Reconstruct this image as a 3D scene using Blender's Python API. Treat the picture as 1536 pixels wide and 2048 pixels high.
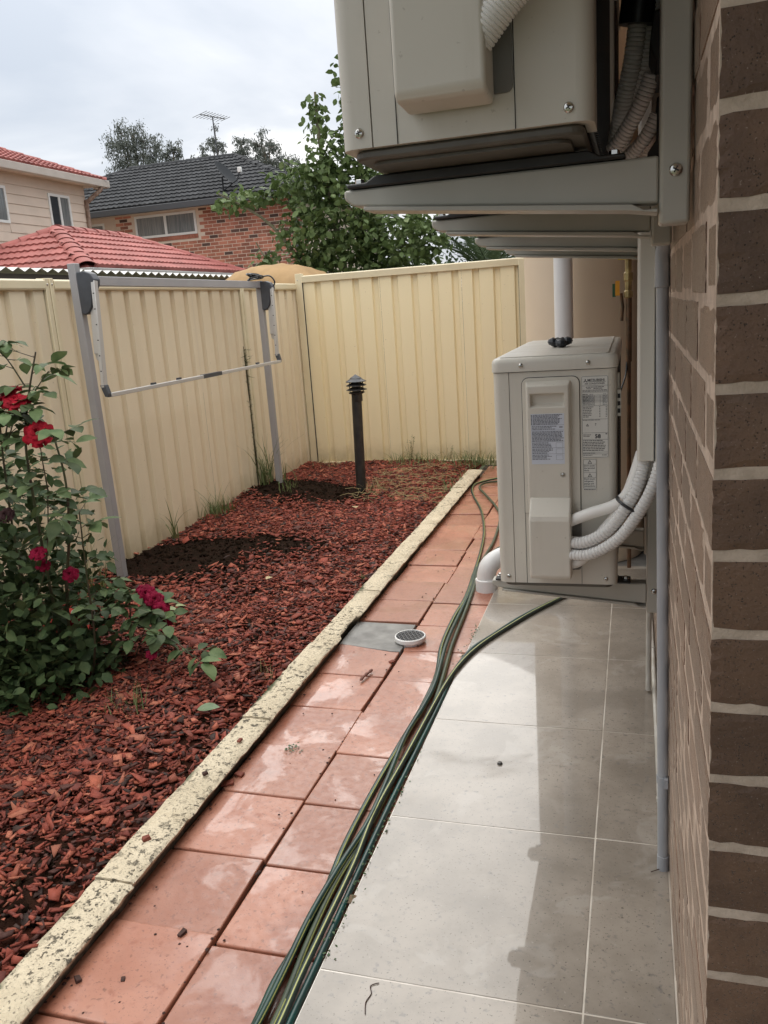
import bpy, bmesh, math, random
import numpy as np
from mathutils import Vector, Matrix

random.seed(7)
RNG = np.random.default_rng(11)
scene = bpy.context.scene
for o in list(bpy.data.objects):
    bpy.data.objects.remove(o)
COL = scene.collection
PI = math.pi
R_ = math.radians

# ------------------------------------------------------------------ camera
cam_data = bpy.data.cameras.new('camera')
cam = bpy.data.objects.new('camera', cam_data)
COL.objects.link(cam)
cam_data.sensor_fit = 'VERTICAL'
cam_data.sensor_height = 36.0
cam_data.lens = 1670.0 / 2048.0 * 36.0
cam_data.clip_start = 0.02
cam_data.clip_end = 1500
def cam_axes(vp=(1268, 579), vv=(1250, 7950), f=1670.0):
    dY = np.array([vp[0]-768, vp[1]-1024, f]); dY /= np.linalg.norm(dY)
    dn = np.array([vv[0]-768, vv[1]-1024, f]); dn -= dY*dn.dot(dY); dn /= np.linalg.norm(dn)
    dX = np.cross(dn, dY)
    return np.array([dX, dY, -dn])
CR = cam_axes()
mw = Matrix.Identity(4)
for i in range(3):
    mw[i][0] = CR[i][0]; mw[i][1] = -CR[i][1]; mw[i][2] = -CR[i][2]
mw.translation = Vector((0, 0, 1.47))
cam.matrix_world = mw
scene.camera = cam

# ------------------------------------------------------------------ sky, sun, exposure
SUN_EL, SUN_AZ = R_(38), R_(-16)          # azimuth from +Y towards +X
world = bpy.data.worlds.new('World')
scene.world = world
world.use_nodes = True
wt = world.node_tree
wt.nodes.clear()
def wn(t, **k):
    n = wt.nodes.new(t)
    for a, b in k.items():
        setattr(n, a, b)
    return n
def wmath(op, a, b=None, c=None):
    n = wn('ShaderNodeMath', operation=op)
    for i, v in enumerate((a, b, c)):
        if v is None: continue
        if isinstance(v, (int, float)): n.inputs[i].default_value = v
        else: wt.links.new(v, n.inputs[i])
    return n.outputs[0]
sky = wn('ShaderNodeTexSky', sky_type='NISHITA', sun_disc=False)
sky.sun_elevation = SUN_EL
sky.sun_rotation = SUN_AZ
sky.air_density = 1.0; sky.dust_density = 2.0
tc = wn('ShaderNodeTexCoord')
sep = wn('ShaderNodeSeparateXYZ'); wt.links.new(tc.outputs['Generated'], sep.inputs[0])
zc = wmath('MAXIMUM', sep.outputs[2], 0.0)
den = wmath('ADD', zc, 0.22)
u = wmath('DIVIDE', sep.outputs[0], den); v = wmath('DIVIDE', sep.outputs[1], den)
cmb = wn('ShaderNodeCombineXYZ'); wt.links.new(u, cmb.inputs[0]); wt.links.new(v, cmb.inputs[1])
n1 = wn('ShaderNodeTexNoise'); n1.inputs['Scale'].default_value = 1.0; n1.inputs['Detail'].default_value = 6; n1.inputs['Roughness'].default_value = .5
n1.inputs['Distortion'].default_value = .35
wt.links.new(cmb.outputs[0], n1.inputs['Vector'])
ramp = wn('ShaderNodeValToRGB')
ramp.color_ramp.elements[0].position = .38; ramp.color_ramp.elements[0].color = (.64, .72, .84, 1)
ramp.color_ramp.elements[1].position = .62; ramp.color_ramp.elements[1].color = (1.36, 1.35, 1.34, 1)
e = ramp.color_ramp.elements.new(.5); e.color = (.84, .90, .99, 1)
wt.links.new(n1.outputs['Fac'], ramp.inputs[0])
# overcast sky: brighter overhead than at the horizon
grad = wmath('MULTIPLY_ADD', wmath('MULTIPLY', zc, zc), 2.0, .56)
mixg = wn('ShaderNodeVectorMath', operation='SCALE')
wt.links.new(ramp.outputs[0], mixg.inputs[0]); wt.links.new(grad, mixg.inputs['Scale'])
skys = wn('ShaderNodeVectorMath', operation='SCALE'); skys.inputs['Scale'].default_value = 1.0
wt.links.new(sky.outputs[0], skys.inputs[0])
warm = wn('ShaderNodeMix', data_type='RGBA', blend_type='MULTIPLY'); warm.inputs['Factor'].default_value = 1
tint = wn('ShaderNodeMix', data_type='RGBA'); tint.inputs['A'].default_value = (.97, 1, 1.04, 1); tint.inputs['B'].default_value = (1.06, 1, .91, 1)
wt.links.new(wmath('MINIMUM', wmath('MULTIPLY', zc, 1.6), 1.0), tint.inputs['Factor'])
wt.links.new(mixg.outputs[0], warm.inputs['A']); wt.links.new(tint.outputs['Result'], warm.inputs['B'])
cl10 = wn('ShaderNodeVectorMath', operation='SCALE'); cl10.inputs['Scale'].default_value = 10.0
wt.links.new(warm.outputs['Result'], cl10.inputs[0])
mixc = wn('ShaderNodeMix', data_type='RGBA'); mixc.inputs['Factor'].default_value = .9
wt.links.new(skys.outputs[0], mixc.inputs['A']); wt.links.new(cl10.outputs[0], mixc.inputs['B'])
bg = wn('ShaderNodeBackground'); bg.inputs['Strength'].default_value = .11
wt.links.new(mixc.outputs['Result'], bg.inputs['Color'])
wo = wn('ShaderNodeOutputWorld'); wt.links.new(bg.outputs[0], wo.inputs[0])

sun_d = bpy.data.lights.new('sun', 'SUN')
sun_d.energy = 0.5; sun_d.angle = R_(30); sun_d.color = (1, .965, .91)
sun = bpy.data.objects.new('sun', sun_d); COL.objects.link(sun)
to_sun = Vector((math.sin(SUN_AZ)*math.cos(SUN_EL), math.cos(SUN_AZ)*math.cos(SUN_EL), math.sin(SUN_EL)))
sun.rotation_euler = to_sun.to_track_quat('Z', 'Y').to_euler()
sun.location = (0, 0, 30)

vs = scene.view_settings
vs.view_transform = 'Standard'; vs.look = 'None'; vs.exposure = 0.36; vs.gamma = 1.0
vs.use_curve_mapping = False
scene.render.engine = 'CYCLES'
scene.render.resolution_x = 768; scene.render.resolution_y = 1024

# ------------------------------------------------------------------ materials
MATS = {}
class NT:
    def __init__(s, name):
        s.m = bpy.data.materials.new(name); s.m.use_nodes = True
        s.t = s.m.node_tree; s.b = s.t.nodes['Principled BSDF']; s.pos = None
    def n(s, t, **k):
        n = s.t.nodes.new(t)
        for a, b in k.items(): setattr(n, a, b)
        return n
    def l(s, a, b): s.t.links.new(a, b)
    def P(s):
        if s.pos is None: s.pos = s.n('ShaderNodeNewGeometry').outputs['Position']
        return s.pos
    def noise(s, scale, detail=3, rough=.55, vec=None, dist=0, stretch=None):
        vec = vec or s.P()
        if stretch:
            mp = s.n('ShaderNodeMapping'); mp.inputs['Scale'].default_value = stretch
            s.l(vec, mp.inputs[0]); vec = mp.outputs[0]
        n = s.n('ShaderNodeTexNoise'); n.inputs['Scale'].default_value = scale
        n.inputs['Detail'].default_value = detail; n.inputs['Roughness'].default_value = rough
        n.inputs['Distortion'].default_value = dist
        s.l(vec, n.inputs['Vector']); return n.outputs['Fac']
    def vor(s, scale, vec=None):
        n = s.n('ShaderNodeTexVoronoi'); n.inputs['Scale'].default_value = scale
        s.l(vec or s.P(), n.inputs['Vector']); return n.outputs['Distance']
    def ramp(s, fac, a, b, ca=0.0, cb=1.0):
        n = s.n('ShaderNodeMapRange', interpolation_type='SMOOTHSTEP'); n.inputs['From Min'].default_value = a; n.inputs['From Max'].default_value = b
        n.inputs['To Min'].default_value = ca; n.inputs['To Max'].default_value = cb
        s.l(fac, n.inputs['Value']); return n.outputs['Result']
    def math(s, op, a, b=None, c=None):
        n = s.n('ShaderNodeMath', operation=op)
        for i, v in enumerate((a, b, c)):
            if v is None: continue
            if isinstance(v, (int, float)): n.inputs[i].default_value = v
            else: s.l(v, n.inputs[i])
        return n.outputs[0]
    def mix(s, fac, a, b, mode='MIX'):
        n = s.n('ShaderNodeMix', data_type='RGBA', blend_type=mode)
        if isinstance(fac, (int, float)): n.inputs['Factor'].default_value = fac
        else: s.l(fac, n.inputs['Factor'])
        for k, v in (('A', a), ('B', b)):
            if isinstance(v, tuple): n.inputs[k].default_value = (*v[:3], 1)
            else: s.l(v, n.inputs[k])
        return n.outputs['Result']
    def scale(s, col, f):
        n = s.n('ShaderNodeVectorMath', operation='SCALE')
        if isinstance(col, tuple): n.inputs[0].default_value = col[:3]
        else: s.l(col, n.inputs[0])
        if isinstance(f, (int, float)): n.inputs['Scale'].default_value = f
        else: s.l(f, n.inputs['Scale'])
        return n.outputs[0]
    def rand(s): return s.n('ShaderNodeObjectInfo').outputs['Random']
    def set(s, k, v):
        i = s.b.inputs[k]
        if isinstance(v, tuple): i.default_value = (*v[:3], 1)
        elif isinstance(v, (int, float)): i.default_value = v
        else: s.l(v, i)
    def bump(s, h, strength=.3, dist=.01):
        n = s.n('ShaderNodeBump'); n.inputs['Strength'].default_value = strength; n.inputs['Distance'].default_value = dist
        s.l(h, n.inputs['Height']); s.l(n.outputs[0], s.b.inputs['Normal'])

def mat(name, c1, c2=None, scale=8, lo=.35, hi=.65, rough=.5, rough2=None, metal=0, bump=0, bscale=60, bdist=.002,
        rnd=0, spec=.5, attr=False, detail=3, stretch=None, trans=0, coat=0):
    if name in MATS: return MATS[name]
    t = NT(name)
    c = c1
    if attr:
        a = t.n('ShaderNodeAttribute'); a.attribute_name = 'Col'; c = a.outputs['Color']
    if c2 is not None:
        c = t.mix(t.ramp(t.noise(scale, detail, stretch=stretch), lo, hi), c, c2)
    if rnd:
        c = t.scale(c, t.ramp(t.rand(), 0, 1, 1-rnd, 1+rnd))
    t.set('Base Color', c)
    if rough2 is not None:
        t.set('Roughness', t.ramp(t.noise(scale*1.7, 2), .35, .65, rough, rough2))
    else: t.set('Roughness', rough)
    t.set('Metallic', metal); t.set('Specular IOR Level', spec)
    if coat: t.set('Coat Weight', coat); t.set('Coat Roughness', .08)
    if bump: t.bump(t.noise(bscale, 4), bump, bdist)
    if trans:
        tr = t.n('ShaderNodeBsdfTranslucent')
        if isinstance(c, tuple): tr.inputs[0].default_value = (*c, 1)
        else: t.l(c, tr.inputs[0])
        mx = t.n('ShaderNodeMixShader'); mx.inputs[0].default_value = trans
        t.l(t.b.outputs[0], mx.inputs[1]); t.l(tr.outputs[0], mx.inputs[2])
        t.l(mx.outputs[0], t.t.nodes['Material Output'].inputs[0])
    MATS[name] = t.m
    return t.m

# ------------------------------------------------------------------ geometry helpers
def tag(o, label=None, cat=None, group=None, kind=None):
    if label: o['label'] = label
    if cat: o['category'] = cat
    if group: o['group'] = group
    if kind: o['kind'] = kind
    return o
def thing(name, label, cat, loc=(0, 0, 0), group=None):
    o = bpy.data.objects.new(name, None); COL.objects.link(o)
    o.empty_display_size = .1
    o.location = loc
    return tag(o, label, cat, group)
def root_loc(p):
    v = Vector((0, 0, 0))
    while p is not None:
        v = v + Vector(p.location); p = p.parent
    return v
def link(name, me, m=None, parent=None):
    o = bpy.data.objects.new(name, me); COL.objects.link(o)
    if m is not None and not me.materials: me.materials.append(m)
    if parent is not None: o.parent = parent
    return o
def copy_tree(o, parent=None):
    c = o.copy(); COL.objects.link(c)
    if parent is not None: c.parent = parent
    for ch in list(o.children): copy_tree(ch, c)
    return c

class MB:
    def __init__(s): s.v = []; s.f = []; s.mi = []
    def add(s, vs, fs, mi=0):
        b = len(s.v); s.v += [tuple(x) for x in vs]
        s.f += [tuple(b+i for i in f) for f in fs]; s.mi += [mi]*len(fs); return s
    def box(s, a, b, mi=0):
        x0, y0, z0 = a; x1, y1, z1 = b
        return s.add([(x0,y0,z0),(x1,y0,z0),(x1,y1,z0),(x0,y1,z0),(x0,y0,z1),(x1,y0,z1),(x1,y1,z1),(x0,y1,z1)],
                     [(0,3,2,1),(4,5,6,7),(0,1,5,4),(1,2,6,5),(2,3,7,6),(3,0,4,7)], mi)
    def bar(s, p, q, w, h, up=(0,0,1), mi=0):
        p = Vector(p); q = Vector(q); d = (q-p).normalized(); upv = Vector(up)
        sd = d.cross(upv)
        if sd.length < 1e-4: sd = d.cross(Vector((1,0,0)))
        sd.normalize(); upv = sd.cross(d)
        vs = []
        for c in (p, q):
            for a, b in ((-1,-1),(1,-1),(1,1),(-1,1)):
                vs.append(c + sd*(a*w/2) + upv*(b*h/2))
        return s.add(vs, [(0,1,2,3),(7,6,5,4),(0,4,5,1),(1,5,6,2),(2,6,7,3),(3,7,4,0)], mi)
    def prism(s, poly, axis, a, b, mi=0):
        def pt(p, t):
            if axis == 2: return (p[0], p[1], t)
            if axis == 1: return (p[0], t, p[1])
            return (t, p[0], p[1])
        n = len(poly)
        vs = [pt(p, a) for p in poly] + [pt(p, b) for p in poly]
        fs = [tuple(range(n)), tuple(range(2*n-1, n-1, -1))] + [(i, n+i, n+(i+1) % n, (i+1) % n) for i in range(n)]
        return s.add(vs, fs, mi)
    def rings(s, rs, close=True, cap=True, mi=0):
        n = len(rs[0]); b = len(s.v)
        for r in rs: s.v += [tuple(p) for p in r]
        for k in range(len(rs)-1):
            for i in range(n if close else n-1):
                j = (i+1) % n
                s.f.append((b+k*n+i, b+k*n+j, b+(k+1)*n+j, b+(k+1)*n+i)); s.mi.append(mi)
        if cap:
            s.f.append(tuple(b+i for i in range(n-1, -1, -1))); s.mi.append(mi)
            s.f.append(tuple(b+(len(rs)-1)*n+i for i in range(n))); s.mi.append(mi)
        return s
    def lathe(s, prof, c=(0,0,0), n=20, axis=2, mi=0, cap=True):
        rs = []
        for r, z in prof:
            ring = []
            for i in range(n):
                a = 2*PI*i/n; x, y = r*math.cos(a), r*math.sin(a)
                if axis == 2: p = (c[0]+x, c[1]+y, c[2]+z)
                elif axis == 1: p = (c[0]+x, c[1]-z, c[2]+y)
                else: p = (c[0]+z, c[1]+x, c[2]+y)
                ring.append(p)
            rs.append(ring)
        return s.rings(rs, True, cap, mi)
    def tube(s, pts, r, n=10, mi=0, cap=True, rfun=None, stripe=None):
        pts = [Vector(p) for p in pts]
        up = Vector((0, 0, 1)); rs = []
        t0 = (pts[1]-pts[0]).normalized()
        ref = up if abs(t0.z) < .9 else Vector((1, 0, 0))
        nrm = (ref - t0*ref.dot(t0)).normalized()
        for i, p in enumerate(pts):
            t = (pts[min(i+1, len(pts)-1)]-pts[max(i-1, 0)]).normalized()
            nrm = (nrm - t*nrm.dot(t)).normalized(); bn = t.cross(nrm)
            rr = rfun(i) if rfun else (r[i] if isinstance(r, (list, tuple)) else r)
            rs.append([p + nrm*(rr*math.cos(2*PI*k/n)) + bn*(rr*math.sin(2*PI*k/n)) for k in range(n)])
        m0 = len(s.mi); s.rings(rs, True, cap, mi)
        if stripe is not None:
            for k in range(len(rs)-1):
                for j in stripe[0]: s.mi[m0+k*n+((j+int(k*stripe[2])) % n)] = stripe[1]
        return s
    def build(s, name, m, parent=None, smooth=False, bevel=0, seg=2, angle=35, jitter=0):
        off = root_loc(parent) if parent is not None else Vector((0,0,0))
        me = bpy.data.meshes.new(name)
        vv = [(a-off.x, b-off.y, c-off.z) for a, b, c in s.v]
        if jitter: vv = [tuple(q+random.uniform(-jitter, jitter) for q in p) for p in vv]
        me.from_pydata(vv, [], s.f)
        ms = m if isinstance(m, (list, tuple)) else [m]
        for x in ms: me.materials.append(x)
        if len(ms) > 1: me.polygons.foreach_set('material_index', s.mi)
        bm = bmesh.new(); bm.from_mesh(me)
        bmesh.ops.recalc_face_normals(bm, faces=bm.faces)
        if bevel:
            es = [e for e in bm.edges if len(e.link_faces) == 2 and e.calc_face_angle(0) > R_(28)]
            for f_ in bm.faces: f_.smooth = False
            res = bmesh.ops.bevel(bm, geom=es, offset=bevel, segments=seg, affect='EDGES', profile=.5, clamp_overlap=True)
            for f_ in res['faces']: f_.smooth = True
        bm.to_mesh(me); bm.free()
        if smooth:
            me.shade_smooth()
            try: me.set_sharp_from_angle(angle=R_(angle))
            except Exception: pass
        me.update()
        o = bpy.data.objects.new(name, me); COL.objects.link(o)
        if parent is not None: o.parent = parent
        return o

def catmull(pts, sub=8):
    P = [Vector(p) for p in pts]; out = []
    for i in range(len(P)-1):
        p0 = P[max(i-1, 0)]; p1 = P[i]; p2 = P[i+1]; p3 = P[min(i+2, len(P)-1)]
        for k in range(sub):
            t = k/sub
            out.append(.5*((2*p1)+(-p0+p2)*t+(2*p0-5*p1+4*p2-p3)*t*t+(-p0+3*p1-3*p2+p3)*t**3))
    out.append(P[-1]); return out
def resample(pts, step):
    out = [pts[0]]; acc = 0
    for a, b in zip(pts[:-1], pts[1:]):
        d = (b-a).length
        while acc + d >= step and d > 1e-9:
            t = (step-acc)/d; a = a.lerp(b, t); d = (b-a).length; out.append(a); acc = 0
        acc += d
    return out
def ribbed(mb, pts, r, pitch=.0095, n=16, depth=.12):
    ps = resample(catmull(pts, 16), pitch/4)
    prof = [1, 1, 1, 1-depth]
    return mb.tube(ps, r, n, rfun=lambda i: r*prof[i % 4])
def rrect(x0, z0, x1, z1, r, n=5, corners=(1,1,1,1)):
    pts = []
    for k, (cx, cz, a0) in enumerate(((x1-r, z0+r, -PI/2), (x1-r, z1-r, 0), (x0+r, z1-r, PI/2), (x0+r, z0+r, PI))):
        if corners[k]:
            for i in range(n+1):
                a = a0 + PI/2*i/n; pts.append((cx+r*math.cos(a), cz+r*math.sin(a)))
        else:
            pts.append(((x1, z0), (x1, z1), (x0, z1), (x0, z0))[k])
    return pts
def scatter(name, tv, tf, rot, pos, m, parent=None, cols=None, scl=None, smooth=False):
    tv = np.asarray(tv, float); n = len(pos); k = tv.shape[-2]
    V = np.broadcast_to(tv, (n, k, 3)).copy() if tv.ndim == 2 else tv.copy()
    if scl is not None: V = V*scl[:, None, :]
    V = np.einsum('nij,nkj->nki', rot, V) + pos[:, None, :]
    if parent is not None:
        V = V - np.array(root_loc(parent))[None, None, :]
    V = V.reshape(-1, 3)
    me = bpy.data.meshes.new(name)
    lens = np.array([len(f) for f in tf]); flat = np.concatenate([np.array(f) for f in tf])
    loops = (flat[None, :] + (np.arange(n)*k)[:, None]).ravel()
    me.vertices.add(len(V)); me.vertices.foreach_set('co', V.ravel())
    me.loops.add(len(loops)); me.loops.foreach_set('vertex_index', loops.astype(np.int32))
    L = np.tile(lens, n); st = np.concatenate([[0], np.cumsum(L)[:-1]])
    me.polygons.add(len(L)); me.polygons.foreach_set('loop_start', st.astype(np.int32)); me.polygons.foreach_set('loop_total', L.astype(np.int32))
    if cols is not None:
        a = me.color_attributes.new('Col', 'FLOAT_COLOR', 'POINT')
        c4 = np.ones((n, k, 4)); c4[:, :, :3] = cols[:, None, :]
        a.data.foreach_set('color', c4.ravel().astype(np.float32))
    me.materials.append(m)
    me.update(calc_edges=True); me.validate()
    if smooth: me.shade_smooth()
    o = bpy.data.objects.new(name, me); COL.objects.link(o)
    if parent is not None: o.parent = parent
    return o
def euler_mats(a, b, c):
    ca, sa, cb, sb, cc, sc = np.cos(a), np.sin(a), np.cos(b), np.sin(b), np.cos(c), np.sin(c)
    n = len(a); Rx = np.zeros((n,3,3)); Ry = Rx.copy(); Rz = Rx.copy()
    Rx[:,0,0]=1; Rx[:,1,1]=ca; Rx[:,1,2]=-sa; Rx[:,2,1]=sa; Rx[:,2,2]=ca
    Ry[:,1,1]=1; Ry[:,0,0]=cb; Ry[:,0,2]=sb; Ry[:,2,0]=-sb; Ry[:,2,2]=cb
    Rz[:,2,2]=1; Rz[:,0,0]=cc; Rz[:,0,1]=-sc; Rz[:,1,0]=sc; Rz[:,1,1]=cc
    return Rz @ Ry @ Rx
LEAF_V = [(0,0,0),(.28,.26,.05),(.62,.27,.05),(1,0,-.06),(.62,-.27,.05),(.28,-.26,.05),(.45,0,-.02)]
LEAF_F = [(0,6,1),(1,6,2),(2,6,3),(3,6,4),(4,6,5),(5,6,0)]
BOX_V = [(-.5,-.5,-.5),(.5,-.5,-.5),(.5,.5,-.5),(-.5,.5,-.5),(-.5,-.5,.5),(.5,-.5,.5),(.5,.5,.5),(-.5,.5,.5)]
BOX_F = [(0,3,2,1),(4,5,6,7),(0,1,5,4),(1,2,6,5),(2,3,7,6),(3,0,4,7)]

def text_into(mb, s, x, y, z, size, mi=0, bold=0.0, sx=1.0, align='LEFT'):
    """flat lettering facing -Y, baseline at z"""
    cu = bpy.data.curves.new('txt', 'FONT'); cu.body = s; cu.size = size; cu.align_x = align
    cu.resolution_u = 2; cu.offset = bold*size
    o = bpy.data.objects.new('txt', cu); COL.objects.link(o)
    bpy.context.view_layer.update()
    me = bpy.data.meshes.new_from_object(o.evaluated_get(bpy.context.evaluated_depsgraph_get()))
    vs = [(x+v.co.x*sx, y, z+v.co.y) for v in me.vertices]
    fs = [tuple(p.vertices) for p in me.polygons]
    mb.add(vs, fs, mi)
    bpy.data.objects.remove(o); bpy.data.meshes.remove(me)

# ------------------------------------------------------------------ special surface materials
def m_brick(name, c1, c2, rnd=.20):
    t = NT(name)
    c = t.mix(t.ramp(t.noise(13, 6, .65), .35, .65), c1, c2)
    c = t.scale(c, t.ramp(t.rand(), 0, 1, 1-rnd, 1+rnd))
    c = t.mix(t.math('MULTIPLY', t.ramp(t.noise(5, 5, .7), .55, .75), .35), c, (.23, .165, .12))
    pit = t.ramp(t.vor(330), .10, .36)
    pitn = t.ramp(t.noise(150, 3), .47, .58)
    pits = t.math('MULTIPLY', t.math('SUBTRACT', 1.0, pit), pitn)
    c = t.mix(pits, c, (.018, .012, .010))
    gr = t.ramp(t.noise(420, 2), .68, .73)
    c = t.mix(t.math('MULTIPLY', gr, .5), c, (.42, .33, .27))
    t.set('Base Color', c); t.set('Roughness', .55); t.set('Specular IOR Level', .5); t.set('Sheen Weight', .42); t.set('Sheen Roughness', .45); t.set('Sheen Tint', (1, .84, .68))
    h = t.math('SUBTRACT', t.noise(160, 4), t.math('MULTIPLY', pits, 1.6))
    t.bump(h, .5, .0030)
    return t.m
M_brick = m_brick('brown_brick', (.170, .095, .058), (.122, .067, .042))
M_mortar = mat('mortar', (.60, .48, .385), (.47, .37, .29), scale=30, rough=.95, bump=.6, bscale=180, bdist=.003)

def m_paver():
    t = NT('terracotta_paver')
    n = t.noise(5, 5)
    c = t.mix(t.ramp(n, .35, .68), (.40, .165, .105), (.47, .215, .145))
    c = t.mix(t.ramp(t.noise(26, 4), .55, .75), c, (.34, .125, .075))
    c = t.scale(c, t.ramp(t.rand(), 0, 1, .86, 1.10))
    soak = t.ramp(t.noise(2.3, 5, .6, dist=.5), .50, .60)        # darker soaked areas
    pool = t.ramp(t.noise(4.6, 7, .62, dist=.6), .50, .575)      # thin standing water with ragged edges
    c = t.mix(t.math('MULTIPLY', soak, .5), c, (.28, .090, .050))
    c = t.mix(t.math('MULTIPLY', t.ramp(t.noise(75, 4), .58, .68), .6), c, (.19, .085, .06))
    c = t.mix(t.math('MULTIPLY', t.ramp(t.noise(9, 6, .7), .55, .72), .45), c, (.24, .125, .09))
    c = t.mix(t.math('MULTIPLY', t.ramp(t.noise(200, 2), .66, .72), .6), c, (.10, .06, .045))
    t.set('Base Color', c)
    t.set('Roughness', t.ramp(t.noise(40, 3), .3, .7, .30, .48))
    t.set('Coat Weight', t.math('MULTIPLY_ADD', pool, .55, t.math('MULTIPLY_ADD', soak, .1, .1)))
    t.set('Coat Roughness', t.math('MULTIPLY_ADD', pool, -.20, .28)); t.set('Coat IOR', 1.5)
    h = t.math('ADD', t.math('MULTIPLY', t.noise(14, 4), 1.0), t.math('MULTIPLY', t.noise(90, 3), .35))
    t.bump(h, .20, .006)
    return t.m
M_paver = m_paver()

def m_tile():
    t = NT('wet_grey_stone_tile')
    c = t.mix(t.ramp(t.noise(3.2, 6, .62), .35, .66), (.37, .325, .275), (.255, .222, .185))
    c = t.mix(t.ramp(t.noise(60, 4), .58, .72), c, (.22, .20, .18))
    c = t.mix(t.math('MULTIPLY', t.ramp(t.noise(11, 6, .68), .50, .70), .35), c, (.22, .19, .155))
    sp = t.ramp(t.noise(150, 3), .63, .69)
    c = t.mix(sp, c, (.14, .122, .10))
    sp2 = t.ramp(t.noise(110, 2, vec=None), .70, .76)
    c = t.mix(t.math('MULTIPLY', sp2, .6), c, (.46, .42, .37))
    # dried-out pale residue near the wall
    res = t.math('MULTIPLY', t.ramp(t.noise(3.8, 4, .6, dist=.8), .57, .63), t.ramp(t.noise(22, 3), .2, .6))
    c = t.mix(t.math('MULTIPLY', res, .30), c, (.50, .47, .43))
    c = t.scale(c, t.ramp(t.rand(), 0, 1, .96, 1.04))
    t.set('Base Color', c)
    film = t.ramp(t.noise(1.9, 5, .58, dist=.4), .26, .44)          # water film, with a few drier islands
    t.set('Roughness', t.math('MULTIPLY_ADD', film, -.16, .46)); t.set('Specular IOR Level', .3)
    t.set('Coat Weight', t.math('MULTIPLY_ADD', film, .75, .25)); t.set('Coat IOR', 1.37)
    t.set('Coat Roughness', t.math('MULTIPLY_ADD', film, -.105, .135))
    t.bump(t.math('ADD', t.noise(6, 3), t.math('MULTIPLY', t.noise(130, 3), .12)), .05, .01)
    return t.m
M_tile = m_tile()
M_grout = mat('pale_grout', (.74, .69, .61), (.48, .42, .35), scale=7, detail=6, rough=.4, coat=.8)

def m_edging():
    t = NT('painted_concrete_edging')
    c = t.mix(t.ramp(t.noise(7, 4), .35, .65), (.72, .625, .46), (.62, .53, .38))
    ch = t.ramp(t.noise(42, 6, .72), .56, .61)
    big = t.ramp(t.noise(5.0, 3), .40, .62)
    chip = t.math('MULTIPLY', ch, big)
    c = t.mix(chip, c, (.13, .115, .085))
    sp = t.ramp(t.noise(130, 3), .58, .66)
    c = t.mix(t.math('MULTIPLY', sp, .75), c, (.12, .10, .07))
    gz = t.n('ShaderNodeSeparateXYZ'); t.l(t.P(), gz.inputs[0])
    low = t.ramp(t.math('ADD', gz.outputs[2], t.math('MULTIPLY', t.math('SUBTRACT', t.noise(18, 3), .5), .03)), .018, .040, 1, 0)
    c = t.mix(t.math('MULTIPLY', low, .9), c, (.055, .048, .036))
    moss = t.math('MULTIPLY', t.ramp(t.noise(3.1, 4), .52, .66), t.ramp(t.math('ADD', gz.outputs[0], t.math('MULTIPLY', t.math('SUBTRACT', t.noise(20, 3), .5), .06)), -1.372, -1.350, 1, 0))
    c = t.mix(moss, c, (.06, .075, .03))
    t.set('Base Color', c); t.set('Roughness', .8)
    t.bump(t.math('SUBTRACT', t.noise(70, 5), t.math('MULTIPLY', chip, 1.2)), .9, .010)
    return t.m
M_edging = m_edging()

def m_colorbond(name, c, dirt):
    t = NT(name)
    gz = t.n('ShaderNodeSeparateXYZ'); t.l(t.P(), gz.inputs[0])
    st = t.noise(6, 4, .6, stretch=(1, 1, .12))
    col = t.mix(t.ramp(st, .40, .75, 0, .35), c, dirt)
    low = t.ramp(t.math('ADD', gz.outputs[2], t.math('MULTIPLY', t.noise(9, 4), .25)), .12, .38, .55, 0)
    col = t.mix(low, col, (.36, .28, .15))
    spk = t.ramp(t.noise(55, 2), .72, .76)
    col = t.mix(t.math('MULTIPLY', spk, .35), col, (.20, .15, .08))
    t.set('Base Color', col); t.set('Roughness', .42); t.set('Specular IOR Level', .4)
    t.bump(t.noise(3, 3, stretch=(1, 1, .5)), .06, .02)
    return t.m
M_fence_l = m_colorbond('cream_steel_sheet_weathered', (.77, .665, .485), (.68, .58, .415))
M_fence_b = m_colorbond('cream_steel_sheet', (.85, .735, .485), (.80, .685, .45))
M_rail = mat('cream_steel_rail', (.73, .645, .45), (.68, .59, .40), scale=3, rough=.4)

M_soil = mat('dark_garden_soil', (.014, .009, .0062), (.028, .017, .011), scale=14, rough=1.0, spec=.05, bump=1, bscale=45, bdist=.02)
M_ground = mat('dirt_and_grass_ground', (.09, .085, .045), (.06, .075, .03), scale=.6, rough=.95, bump=.6, bscale=8, bdist=.05)
M_bed = mat('path_bedding_dirt', (.055, .042, .032), (.09, .068, .05), scale=22, rough=.95, bump=.8, bscale=60, bdist=.01)
M_concrete = mat('grey_concrete', (.27, .265, .25), (.20, .195, .185), scale=9, rough=.45, rough2=.7, bump=.35, bscale=110, detail=6)
def m_acpaint(name, c1, c2, rough):
    t = NT(name); c = t.mix(t.ramp(t.noise(4, 3), .35, .65), c1, c2)
    c = t.mix(t.ramp(t.noise(16, 5, .65, stretch=(1, 1, .10)), .50, .80, 0, .22), c, (.36, .31, .235))     # rain streaks
    c = t.mix(t.math('MULTIPLY', t.ramp(t.noise(95, 3), .68, .74), .35), c, (.25, .21, .16))
    t.set('Base Color', c); t.set('Roughness', t.ramp(t.noise(9, 4), .3, .7, rough-.06, rough+.12)); t.bump(t.noise(480, 2), .035, .002); return t.m
M_ac = m_acpaint('beige_powder_coat', (.635, .60, .53), (.605, .57, .50), .38)
M_ac2 = m_acpaint('beige_plastic_cover', (.645, .605, .53), (.615, .575, .50), .44)
M_bracket = mat('grey_beige_bracket_paint', (.47, .45, .395), (.43, .41, .355), scale=5, rough=.38)
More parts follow.
